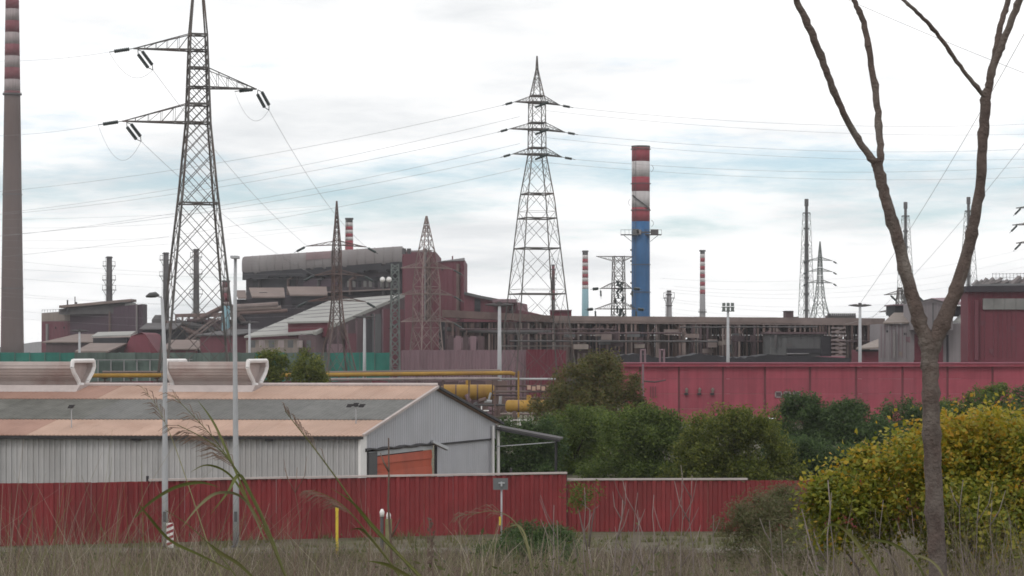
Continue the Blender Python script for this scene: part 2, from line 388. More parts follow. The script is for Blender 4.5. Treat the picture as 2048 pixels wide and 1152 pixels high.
m = MB(); m.beam(roofpt(R0, -0.02, -0.10), roofpt(R1, -0.02, -0.10), 0.075); m.build('gutter', MT['dark'], shed)
# gable wall facing right-front
gn = Vector((SV.y, -SV.x, 0)).normalized()
ng = 13
for i in range(ng):
    t0, t1 = i / ng, (i + 1) / ng
    hz = lambda t: ZE + (ZR - ZE) * min(t, 1 - t) / 0.5 - 0.05
    lo = 0.0
    a, b = S(0, t0, 0), S(0, t1, 0)
    if 0.03 < (t0 + t1) / 2 < 0.52: lo = 2.62
    elif (t0 + t1) / 2 >= 0.52: lo = 2.56
    if t0 < 0.5 < t1:
        c = S(0, 0.5, 0); corr(a, c, lo, hz(t0), hz(0.5), 0.24, 0.02, gn).build('gable_sheet', MT['gable'], shed); corr(c, b, lo, hz(0.5), hz(t1), 0.24, 0.02, gn).build('gable_sheet', MT['gable'], shed)
    else: corr(a, b, lo, hz(t0), hz(t1), 0.24, 0.02, gn).build('gable_sheet', MT['gable'], shed)
    if (t0 + t1) / 2 >= 0.52:   # recessed lower wall to the right of the doorway
        corr(a - gn * 0.06, b - gn * 0.06, 0, 2.60, 2.60, 0.24, 0.02, gn).build('lower_wall_sheet', MT['gable'], shed)
for t0, t1 in ((-0.022, 0.5), (0.5, 1.022)):   # verge trim
    m = MB(); m.beam(roofpt(-0.24, t0, 0.02 if t0 < 0.4 else 0.02), roofpt(-0.24, t1, 0.03), 0.075); m.build('verge_trim', MT['coping' if t0 < 0.4 else 'dark'], shed)
m = MB(); m.hexa(*[[S(-0.05, 0.51, z), S(-0.05, 0.985, z), S(-0.01, 0.985, z), S(-0.01, 0.51, z)] for z in (2.53, 2.61)]); m.build('flashing', MT['dark'], shed)
# doorway with orange curtain
door = MB(); door.hexa(*[[S(0.6, 0.035, z), S(0.6, 0.52, z), S(0.55, 0.52, z), S(0.55, 0.035, z)] for z in (0, 2.66)]); dr = door.build('doorway', MT['wall_black'], shed)
zb = [0.0, 0.42, 0.84, 1.22, 1.62, 1.98, 2.30]
for i in range(6):
    bow = 0.05 if i % 2 else 0.0
    m = MB(); m.hexa([S(0.06 - bow, 0.105, zb[i]), S(0.06 - bow, 0.498, zb[i] + 0.0), S(0.12, 0.498, zb[i]), S(0.12, 0.105, zb[i])], [S(0.06, 0.105, zb[i + 1] - 0.012), S(0.06, 0.502, zb[i + 1] + 0.04), S(0.12, 0.502, zb[i + 1] + 0.04), S(0.12, 0.105, zb[i + 1] - 0.012)]); m.build('curtain_fold', MT['orange'], dr)
m = MB(); m.hexa(*[[S(0.02, 0.05, z), S(0.02, 0.505, z + 0.05), S(0.2, 0.505, z + 0.05), S(0.2, 0.05, z)] for z in (2.33, 2.52)]); m.build('roller_box', MT['galv'], dr)
m = MB(); m.tube([S(-0.05, 0.02 + 0.47 * k / 12, 2.62 + 0.03 * math.sin(k * 2.1)) for k in range(13)], [0.05 + 0.03 * (k % 3 == 0) for k in range(13)], 6); m.build('canvas_roll', MT['dark'], dr)
m = MB(); m.beam(S(-0.06, 0.035, 0), S(-0.06, 0.035, 2.66), 0.06); m.build('jamb', MT['dark'], dr)
m = MB(); m.beam(S(-0.04, 0.515, 0), S(-0.04, 0.515, 2.6), 0.09); m.build('jamb', MT['dark'], dr)
m = MB(); m.beam(S(-0.12, 0.475, 2.72), S(-0.35, 0.55, 2.36), 0.10); m.build('awning_arm', MT['galv'], dr)
m = MB(); m.hexa(*[[S(-0.02, 0.05, z), S(-0.02, 0.105, z), S(0.02, 0.105, z), S(0.02, 0.05, z)] for z in (0, 2.5)]); m.build('side_leaf', MT['slate'], dr)
for t in (0.955, 1.0):
    m = MB(); m.tube([S(-0.12, t, 0), S(-0.12, t, 2.9), S(-0.12, t, 3.2)], 0.07, 8); m.build('downpipe', MT['white'], shed)
m = MB(); m.hexa(*[[S(-0.05, -0.01, z), S(-0.05, 0.03, z), S(0.05, 0.03, z), S(0.05, -0.01, z)] for z in (0, 3.2)]); m.build('corner_trim', MT['white'], shed)
for px in (272, 540):   # lamps under the eaves
    sv = (SA.x - gx(px, 100.4)); c = S(sv, 0, 3.06) + fn * 0.16
    m = MB(); m.box(c, (0.34, 0.24, 0.10)); m.box(c + Vector((0, 0.1, 0.08)), (0.06, 0.2, 0.06)); m.build('wall_lamp', MT['dark'], shed)
# ridge ventilators
VPROF = [(0.0, 0.0), (0.34, 0.0), (0.42, 0.16), (0.86, 0.55), (1.06, 0.84), (1.0, 1.14), (-1.0, 1.14), (-1.06, 0.84), (-0.86, 0.55), (-0.42, 0.16), (-0.34, 0.0)]
def vent(s0, s1):
    base = ZR + 0.1
    def P(sv, a, z): return S(sv, 0.5, base + z * 0.92) + SVn * a * 0.85
    prof = VPROF[1:]
    ra = [P(s0, a * 0.95, z * 0.97 + 0.01) for a, z in prof]; rb_ = [p + SU * (s1 - s0) for p in ra]; ri = [P(s0, a * 0.91, z * 0.94 + 0.03) for a, z in prof]; rj = [p + SU * (s1 - s0) for p in ri]; k_ = len(ra); hood_m = MB()
    hood_m.add(ra + rb_ + ri + rj, [(i, (i + 1) % k_, k_ + (i + 1) % k_, k_ + i) for i in range(k_)] + [(2 * k_ + i, 3 * k_ + i, 3 * k_ + (i + 1) % k_, 2 * k_ + (i + 1) % k_) for i in range(k_)]); h = hood_m.build('ridge_ventilator', MT['vent'], shed)
    for k in range(1, 6):   # horizontal ribs on the flank facing the camera
        z = 0.25 + 0.14 * k; a = -float(np.interp(z, [0.16, 0.55, 0.84, 1.14], [0.42, 0.86, 1.06, 1.0]))
        m_ = MB(); m_.beam(P(s0, a * 0.95, z), P(s1, a * 0.95, z), 0.022); m_.build('rib', MT['vent'], h)
    for sv in (s0, s1):
        m_ = MB(); pts = [P(sv, a * 1.02, z * 1.02) for a, z in prof]
        for i in range(len(pts)):
            m_.beam(pts[i], pts[(i + 1) % len(pts)], 0.10, n=6)
        m_.build('end_frame', MT['white'], h)
        sg = 0.25 if sv == s0 else -0.25
        m_ = MB(); m_.prism([P(sv + sg, a * 0.90, z * 0.93 + 0.03) for a, z in prof], SU * (0.03 if sg > 0 else -0.03)); m_.build('end_filler', MT['vent'], h)  # plate added inside the hollow end so its interior reads lighter
    m_ = MB(); m_.hexa([P(s0 - 0.3, -1.35, -0.32), P(s1 + 0.2, -1.35, -0.32), P(s1 + 0.2, 1.35, -0.32), P(s0 - 0.3, 1.35, -0.32)], [P(s0 - 0.3, -0.95, 0.0), P(s1 + 0.2, -0.95, 0.0), P(s1 + 0.2, 0.95, 0.0), P(s0 - 0.3, 0.95, 0.0)]); m_.build('curb', MT['coping'], h)
def s_at(px): return (gx(px, 107.8) - (SA + SV * 0.5).x) / SU.x
vent(s_at(516), s_at(352)); vent(s_at(165), s_at(-170))
# lean-to canopy at the right end
can = thing('canopy', 'dark lean-to canopy on a thin post at the right end of the shed', 'canopy', G(1050, 114))
a0, a1 = W(992, 856, 113.8), W(1120, 880, 114)
m = MB(); m.hexa([a0, a1, a1 + Vector((0.2, 2.2, -0.02)), a0 + Vector((0.2, 2.2, -0.02))], [p + Vector((0, 0, 0.08)) for p in (a0, a1, a1 + Vector((0.2, 2.2, -0.02)), a0 + Vector((0.2, 2.2, -0.02)))]); m.build('roof', MT['cdark'], can)
for px, dy in ((1111, 0.1), (1113, 2.0)):
    p = G(px, 114 + dy); m = MB(); m.beam(p, (p.x, p.y, 2.52), 0.055); m.build('post', MT['dark'], can)
m = MB(); m.beam(W(992, 893, 113.9), W(1111, 884, 114), 0.03); m.build('tie_rod', MT['galv'], can)
m = MB(); m.beam(a0 + Vector((0, -0.05, -0.05)), a1 + Vector((0, -0.05, -0.05)), 0.06); m.build('edge_beam', MT['dark'], can)
# small lamps standing on the roof
for px, pyb, pyt, lab, k in ((143, 862, 812, 'single dark lamp on a short stalk on the older left roof', 1), (712, 848, 808, 'cluster of dark lamps on a stalk near the shed gable', 3)):
    d = 101.5; b = W(px, pyb, d); t = W(px, pyt, d); r = thing('roof_lamp', lab, 'lamp', b)
    m = MB(); m.tube([b + Vector((0, 0, -0.12)), t], 0.022, 6); m.build('stalk', MT['galv'], r)
    for q in range(k):
        o_ = (q - (k - 1) / 2) * 0.26; c = t + Vector((o_, 0, -0.05 * abs(q - (k - 1) / 2)))
        m = MB(); m.hexa([c + Vector((x, y, -0.09)) for x, y in ((-0.16, -0.1), (0.05, -0.1), (0.05, 0.1), (-0.16, 0.1))], [c + Vector((x, y, 0.05)) for x, y in ((-0.08, -0.1), (0.15, -0.1), (0.15, 0.1), (-0.08, 0.1))]); m.tube([t + Vector((0, 0, -0.1)), c], 0.02, 5); m.build('lamp_head', MT['dark'], r)

# ------------------------------------------------------------------ street lamps and small posts by the fence
def street_lamp(px, ytop, d, lab, kind):
    b = G(px, d); zt = gz(ytop, d); r = thing('street_lamp', lab, 'street lamp', b, 'grey lamp posts along the red fence')
    m = MB(); m.tube([b, b + Vector((0, 0, zt * 0.25)), b + Vector((-0.04 if kind else 0, 0, zt * 0.75)), b + Vector((-0.10 if kind == 0 else -0.02, 0, zt))], [0.115, 0.105, 0.07, 0.052], 12); m.build('pole', MT['galv'], r, True)
    m = MB(); m.box(b + Vector((0, 0, 0.05)), (0.3, 0.3, 0.08)); m.build('base_plate', MT['slate'], r)
    m = MB(); m.box(b + Vector((0, -0.112, 1.1)), (0.1, 0.03, 0.35)); m.build('hatch', MT['slate'], r)
    t = b + Vector((-0.10 if kind == 0 else -0.02, 0, zt))
    if kind == 0:
        m = MB(); m.tube([t + Vector((0, 0, -0.2)), t + Vector((-0.02, 0, 0.06)), t + Vector((-0.22, 0, 0.12))], 0.035, 8); m.build('arm', MT['galv'], r, True)
        m = MB(); m.tube([t + Vector((-0.10, 0, 0.12)), t + Vector((-0.22, 0, 0.15)), t + Vector((-0.42, 0, 0.13)), t + Vector((-0.56, 0, 0.08))], [0.03, 0.1, 0.09, 0.03], 8); m.build('lamp_head', MT['slate'], r, True)
    else:
        m = MB(); m.box(t + Vector((0.0, -0.1, 0.02)), (0.24, 0.75, 0.09)); m.build('lamp_head', MT['galv'], r)
    return r
street_lamp(330, 598, 82.9, 'grey lamp post with a small curved head, left one of the two by the fence', 0)
street_lamp(472, 516, 82.9, 'taller grey lamp post with a flat head, right one of the two by the fence', 1)
# red-white striped board at the left lamp
b = G(340, 82.6); r = thing('striped_board', 'narrow red and white diagonally striped board beside the left lamp post', 'marker board', b)
m = MB(); m.box(b + Vector((0, 0, 0.47)), (0.24, 0.03, 0.86)); m.build('board', MT['white'], r)
m = MB(); m.beam(b + Vector((0, 0.05, 0)), b + Vector((0, 0.05, 0.9)), 0.03); m.build('post', MT['galv'], r)
for k in range(4):
    z = 0.10 + 0.2 * k; m = MB(); m.prism([b + Vector(p) for p in ((-0.118, -0.02, z), (0.118, -0.02, z + 0.10), (0.118, -0.02, z + 0.20), (-0.118, -0.02, z + 0.10))], (0, 0.004, 0)); m.build('stripe', MT['cred'], r)
# traffic sign seen from behind
b = G(1003, 84.0); r = thing('road_sign', 'grey back of a road sign on a thin pole before the fence', 'sign', b)
m = MB(); m.tube([b, b + Vector((0, 0, gz(958, 84)))], 0.032, 8); m.build('pole', MT['galv'], r, True)
m = MB(); m.box(W(1001, 968, 83.9), (0.52, 0.02, 0.40)); m.build('plate', MT['signgrey'], r)
m = MB(); m.box(W(1003, 966, 83.86), (0.22, 0.03, 0.05)); m.box(W(1003, 968, 83.85), (0.06, 0.05, 0.16)); m.build('bracket', MT['galv'], r)
m = MB(); m.box(W(1000, 1042, 83.9), (0.07, 0.03, 0.30)); m.build('yellow_tag', MT['ypost'], r)
b = G(674, 77.0); b.z = tz(77); r = thing('marker_post', 'thin bright yellow marker post in the grass before the fence', 'post', b)
m = MB(); m.beam(b, b + Vector((0, 0, gz(1015, 77) - b.z)), 0.06); m.build('shaft', MT['ypost'], r)
m = MB(); m.box(b + Vector((0, 0, gz(1015, 77) - b.z - 0.06)), (0.1, 0.1, 0.12)); m.build('tip', MT['ypost'], r)
for px, yt, lab, mm in ((764, 1018, 'slim grey post with a white cap, left of the pair beside the dead stalk', 'slate'), (777, 1024, 'thicker pale green post with a white cap, right of the pair beside the dead stalk', 'reedpale')):
    b = G(px, 70.0); b.z = tz(70) ; r = thing('capped_post', lab, 'post', b); zt = gz(yt, 70)
    m = MB(); m.tube([b, (b.x, b.y, zt - 0.2)], 0.05 if px < 770 else 0.10, 8); m.build('shaft', MT[mm], r)
    m = MB(); m.tube([(b.x, b.y, zt - 0.22), (b.x, b.y, zt - 0.08), (b.x, b.y, zt)], [0.065, 0.07, 0.03], 8); m.build('cap', MT['white'], r, True)

# ------------------------------------------------------------------ pink wall
PD = 217.0
pw = thing('pink_wall', 'long flat pink boundary wall with pilasters and a coping', 'wall', G(1600, PD))
zt = gz(733, PD)
edges = [1240, 1280, 1358, 1446, 1530, 1620, 1712, 1805, 1895, 1985, 2075, 2165, 2255]
for i in range(len(edges) - 1):
    x0, x1 = gx(edges[i], PD) + 0.10, gx(edges[i + 1], PD) - 0.10
    ys = [0.0, 1.25, 2.6, 3.95, zt - 0.02]
    for j in range(4):
        m = MB(); m.box(((x0 + x1) / 2, PD + 0.15, (ys[j] + ys[j + 1]) / 2), (x1 - x0, 0.3, ys[j + 1] - ys[j] - 0.02)); m.build('panel', MT['pink'], pw)
    x = gx(edges[i + 1], PD); m = MB(); m.box((x, PD + 0.20, zt / 2), (0.20, 0.26, zt)); m.build('pilaster', MT['cred_old'], pw)
x0, x1 = gx(1236, PD), gx(2260, PD)
m = MB(); m.box(((x0 + x1) / 2, PD + 0.1, zt + 0.14), (x1 - x0, 0.95, 0.30)); m.build('beam', MT['pink'], pw)
m = MB(); m.box(((x0 + x1) / 2, PD + 0.1, zt + 0.33), (x1 - x0 + 0.1, 1.15, 0.08)); m.build('coping', MT['pinkcap'], pw)
m = MB(); m.hexa([(x0, PD - 0.12, 0), (x1, PD - 0.12, 0), (x1, PD, 0), (x0, PD, 0)], [(x0, PD - 0.12, 0.75), (x1, PD - 0.12, 0.75), (x1, PD, 0.80), (x0, PD, 0.80)]); m.build('plinth', MT['pink'], pw)
for k, px in enumerate((1373, 1399, 1425)):
    c = W(px, 783, PD - 0.12); r = thing('wall_lantern', ('leftmost', 'middle', 'rightmost')[k] + ' of three small pale lanterns on the pink wall', 'lantern', c, 'three lanterns on the pink wall')
    m = MB(); m.tube([c + Vector((0, 0, -0.1)), c + Vector((0.02, 0, 0.2)), c + Vector((0.02, 0, 0.34))], [0.10, 0.15, 0.05], 8); m.build('lamp_body', MT['tanroof'], r)
    m = MB(); m.box(c + Vector((-0.03, 0.0, -0.22)), (0.34, 0.22, 0.16)); m.build('bracket', MT['dark'], r)
for k, px in enumerate((1557, 1574, 1593)):
    c = W(px, 789, PD - 0.04); r = thing('wall_vent', ('leftmost', 'middle', 'rightmost')[k] + ' of three small white framed vents high on the pink wall', 'vent', c, 'three vents on the pink wall')
    m = MB()
    for sx, sz in ((0.27, 0), (-0.27, 0), (0, 0.24), (0, -0.24)): m.box(c + Vector((sx, 0, sz)), (0.09 if sx else 0.63, 0.08, 0.09 if sz else 0.57))
    m.build('frame', MT['cwhite_old'], r); m = MB(); m.box(c + Vector((0, 0.02, 0)), (0.5, 0.03, 0.45)); m.build('grille', MT['mauve_dark'], r)
c = W(1306, 784, PD - 0.03); r = thing('wall_grille', 'small dark red barred grille on the pink wall near the olive tree', 'grille', c)
for k in (-0.22, 0, 0.22): m = MB(); m.box(c + Vector((k, 0, 0)), (0.1, 0.06, 1.0)); m.build('bar', MT['cred_old'], r)
# lamp on a pole before the pink wall
b = G(1286, 205); r = thing('side_arm_lamp', 'thin pinkish pole with a long side arm in front of the pink wall', 'street lamp', b)
m = MB(); m.tube([b, (b.x, b.y, gz(728, 205))], 0.09, 8); m.build('pole', MT['mauve'], r)
m = MB(); m.tube([W(1286, 762, 205), W(1310, 764, 205), W(1332, 760, 205)], [0.08, 0.07, 0.05], 6); m.build('arm', MT['mauve_dark'], r)
# white car glimpsed over the shrubs
c = G(1528, 186); r = thing('parked_car', 'white car half hidden between the shrubs below the pink wall', 'car', c)
m = MB(); m.prism([c + Vector(p) for p in ((-0.85, -2.1, 0.3), (-0.85, -2.15, 0.72), (-0.85, -1.1, 0.86), (-0.85, -0.45, 1.36), (-0.85, 1.0, 1.4), (-0.85, 1.9, 0.95), (-0.85, 2.1, 0.3))], (1.7, 0, 0)); bd = m.build('body', MT['white'], r)
m = MB(); m.prism([c + Vector(p) for p in ((-0.72, -1.10, 0.90), (-0.72, -0.52, 1.33), (-0.72, -0.49, 1.31), (-0.72, -1.07, 0.88))], (1.44, 0, 0)); m.build('windscreen', MT['glass'], bd)
for x in (-0.8, 0.8):
    for y in (-1.35, 1.3): m = MB(); m.tube([c + Vector((x - 0.1, y, 0.3)), c + Vector((x + 0.1, y, 0.3))], 0.3, 14); m.build('wheel', MT['dark'], r)
for x in (-0.62, 0.62): m = MB(); m.box(c + Vector((x, -2.14, 0.62)), (0.3, 0.05, 0.14)); m.build('headlight', MT['galv'], bd)

# ------------------------------------------------------------------ chimneys
def chimney(name, label, px, d, wt, wb, yt, bands, rings=(), yb=None, group=None, ladder=True, n=20, leanpx=0.0, cap=None, crown=False):
    """bands: list of (y_top, y_bottom, material) in photo rows; the last one runs on to the ground"""
    b = G(px, d); ztop = gz(yt, d); r = thing(name, label, 'chimney', b, group)
    zbase = 0.0; rt, rb = wt / 2 / F * d, wb / 2 / F * d; zb_ref = gz(yb if yb else HOR, d)
    rad = lambda z: rt + (rb - rt) * max(0.0, (ztop - z)) / max(1e-6, ztop - zb_ref)
    lx = lambda z: leanpx / F * d * (z - zb_ref) / max(1e-6, ztop - zb_ref)
    for i, (y0, y1, mt) in enumerate(bands):
        z1 = gz(y0, d); z0 = gz(y1, d) if i < len(bands) - 1 else zbase
        k = max(2, int((z1 - z0) / 8) + 1); m = MB()
        zs = [z0 + (z1 - z0) * j / (k - 1) for j in range(k)]
        m.tube([b + Vector((lx(z), 0, z)) for z in zs], [rad(z) for z in zs], n, rot=0); m.build('shaft_band', MT[mt], r, True)
    for y, ex, h in rings:
        z = gz(y, d); m = MB(); rr = rad(z) + ex / F * d; m.tube([b + Vector((lx(z), 0, z)), b + Vector((lx(z), 0, z + h / F * d))], rr, n, rot=0); m.build('ring', MT['cdark'], r)
        if ex >= 2.5:
            m = MB(); pts = [b + Vector((lx(z) + rr * math.cos(q * math.pi / 8), rr * math.sin(q * math.pi / 8), z + 1.1)) for q in range(17)]; m.tube(pts, 0.045, 4)
            for q in range(0, 16, 2): m.beam(pts[q], pts[q] - Vector((0, 0, 1.1)), 0.04)
            m.build('railing', MT['cdark'], r)
    if ladder:
        m = MB(); a = -0.7
        for sx in (-0.25, 0.25):
            P = [b + Vector((lx(z) + (rad(z) + 0.25) * math.sin(a) + sx, -(rad(z) + 0.25) * math.cos(a), z)) for z in (1.0, ztop * 0.5, ztop)]; m.tube(P, 0.05, 4)
        m.build('ladder', MT['cdark'], r)
    m = MB(); z = ztop; m.tube([b + Vector((lx(z), 0, z - 0.25)), b + Vector((lx(z), 0, z + 0.15))], rad(z) * 1.04, n, rot=0); m.build('rim', MT[cap] if cap else MT['cdark'], r)
    if crown:   # service cages near the top and down the side
        for y in crown:
            z = gz(y, d); m = MB()
            for sx in (-1, 1):
                c = b + Vector((sx * rad(z) * 1.5, -0.2, z)); m.box(c, (rad(z) * 1.4, 1.6, 0.18))
                m.beam(c + Vector((sx * rad(z) * 0.6, 0, 0)), c + Vector((sx * rad(z) * 0.6, 0, 1.3)), 0.07); m.beam(c + Vector((sx * rad(z) * 0.6, 0, 1.2)), c + Vector((-sx * rad(z) * 0.5, 0, 1.2)), 0.06)
                m.beam(c + Vector((sx * rad(z) * 0.5, 0, 0)), c + Vector((-sx * rad(z) * 0.6, 0, -1.6)), 0.08)
                m.build('service_platform', MT['cdark'], r); m = MB()
    return r
# tall left chimney
bd = []; y = -170; k = 0
while y < 190:
    y2 = y + 23.5; bd.append((y, min(y2, 190), 'cred_old' if k % 2 else 'cwhite_old')); y = y2; k += 1
bd.append((190, 900, 'concrete'))
chimney('tall_chimney', 'very tall grey brown concrete chimney with faded red and white bands at far left', 24.5, 1000, 22, 46, -170, bd, [(190, 3, 3), (390, 1.0, 2), (578, 1.0, 2)], 695, n=28, ladder=False)
chimney('striped_chimney', 'broad blue chimney with red and white bands on top and a walkway', 1281.5, 600, 36, 37, 293, [(293, 323, 'cred'), (323, 354, 'cwhite'), (354, 383, 'cred'), (383, 415, 'cwhite'), (415, 443, 'cred'), (443, 900, 'cblue')],
        [(299, 2.2, 1.2), (368, 2.2, 1.2), (421, 2.2, 1.2), (530, 1.6, 1.2), (585, 1.6, 1.2)], 635, n=32)
bc = bpy.data.objects[[o.name for o in bpy.data.objects if o.name.startswith('striped_chimney')][0]]
d = 600; c = W(1281.5, 470, d)
m = MB(); m.box(c + Vector((0, -1.2, 0)), (gx(1322, d) - gx(1241, d), 1.8, 0.22)); m.box(c + Vector((0, -2.4, 0.6)), (4.9, 0.1, 0.3)); wk = m.build('walkway', MT['cdark'], bc)
m = MB()
for i in range(11):
    x = gx(1241 + 8.1 * i, d); m.beam((x, d - 2.1 if abs(x - c.x) > 2 else d - 2.5, c.z), (x, d - 2.1 if abs(x - c.x) > 2 else d - 2.5, c.z + 1.2), 0.05)
m.beam((gx(1241, d), d - 2.1, c.z + 1.2), (gx(1322, d), d - 2.1, c.z + 1.2), 0.06); m.build('railing', MT['cdark'], wk)
for px, w_, h_, mt in ((1271, 1.6, 1.5, 'slate'), (1309, 1.9, 1.3, 'cdark'), (1278, 1.0, 1.1, 'hood')):
    m = MB(); m.box(W(px, 464, d - 2.9), (w_, 0.9, h_)); m.build('cabinet', MT[mt], wk)
for sx in (-1, 1): m = MB(); m.beam(c + Vector((sx * 4.4, -1.2, 0)), c + Vector((sx * 2.3, -1.2, -1.7)), 0.09); m.build('strut', MT['cdark'], wk)
m = MB()   # spiral stair crossing the lower white band
for i in range(14):
    a = -0.95 + 1.9 * i / 13; z = gz(392, d) - i * 0.26; m.box(c * 1 + Vector((2.45 * math.sin(a), -2.45 * math.cos(a), z - c.z)), (0.45, 0.4, 0.3))
m.build('stair', MT['cdark'], bc)
for y0, sx in ((330, 1), (398, -1), (440, 1)):
    m = MB(); ctr = W(1281.5 + sx * 18.5, y0, d); m.tube([ctr + Vector((sx * (0.3 + 0.55 * math.sin(q * math.pi / 8)), -0.5, -q * 0.22)) for q in range(9)], 0.06, 4); m.build('ladder_cage', MT['cdark'], bc)
for i, y in enumerate(range(500, 632, 22)):
    m = MB(); m.box(W(1262.5, y, d - 0.4), (0.5, 0.5, 0.4)); m.build('clamp', MT['cdark'], bc)
DK = [(0, 0, 'cdark')]
chimney('dark_stack', 'dark slim stack rising behind the purple works hall, left of the big pylon', 218.5, 640, 11, 13, 514, [(514, 900, 'cdark')], [(516, 1.5, 2)], 605, crown=(532, 560, 580), n=14)
chimney('dark_stack', 'dark slim stack standing against the left edge of the big pylon', 332, 640, 11, 13, 506, [(506, 900, 'cdark')], [(508, 1.2, 2)], 640, crown=(520, 552), n=14)
chimney('dark_stack', 'dark slim stack seen through the lattice of the big pylon', 392.5, 640, 10.5, 13, 499, [(499, 900, 'cdark')], [(501, 1.2, 2)], 640, crown=(514, 548, 588), n=14)
chimney('short_stack', 'short red topped blue stack seen through the right leg of the big pylon', 452, 520, 15, 18, 562, [(562, 575, 'cred_old'), (575, 586, 'cwhite_old'), (586, 604, 'cred_old'), (604, 612, 'cwhite_old'), (612, 900, 'cteal')], [(563, 1.2, 1.5)], 690, n=14, crown=(640,))
chimney('striped_stack', 'red and white striped stack peeping over the grey roof hood', 698.5, 700, 14, 16, 438, [(438, 445, 'cdark'), (445, 453, 'cwhite'), (453, 460, 'cred'), (460, 467, 'cwhite'), (467, 474, 'cred'), (474, 481, 'cwhite'), (481, 900, 'cred')], [(439, 1.5, 3)], 495, n=16)
chimney('thin_stack', 'thin dark red stack seen between the legs of the central pylon', 1106.5, 700, 6, 8, 530, [(530, 560, 'cred_old'), (560, 580, 'cdark'), (580, 600, 'cred_old'), (600, 900, 'cdark')], [(540, 1.6, 2), (570, 1.6, 2)], 635, n=12, crown=(556, 590))
chimney('banded_stack', 'pale banded stack with a teal lower half, left of the blue chimney', 1170.5, 900, 11, 14, 503, [(503, 510, 'cdark'), (510, 518, 'cwhite')] + [(518 + 7.5 * i, 525.5 + 7.5 * i, 'cred' if i % 2 == 0 else 'cwhite') for i in range(8)] + [(578, 900, 'cteal')], [(504, 1.0, 3)], 635, n=16, ladder=False)
chimney('banded_stack', 'slim red and white stack with a grey lower half, right of the blue chimney', 1405, 900, 9.5, 12, 502, [(502, 508, 'cdark')] + [(508 + 8 * i, 516 + 8 * i, 'cwhite' if i % 2 == 0 else 'cred') for i in range(10)] + [(588, 900, 'cgrey')], [(503, 1.6, 3), (625, 2.5, 2)], 640, n=16, ladder=False)
chimney('stub_stack', 'short grey stub stack just right of the blue chimney', 1338, 560, 9, 13, 582, [(582, 900, 'cgrey')], [(590, 1.5, 2), (612, 1.5, 2)], 640, n=14, crown=(596,))

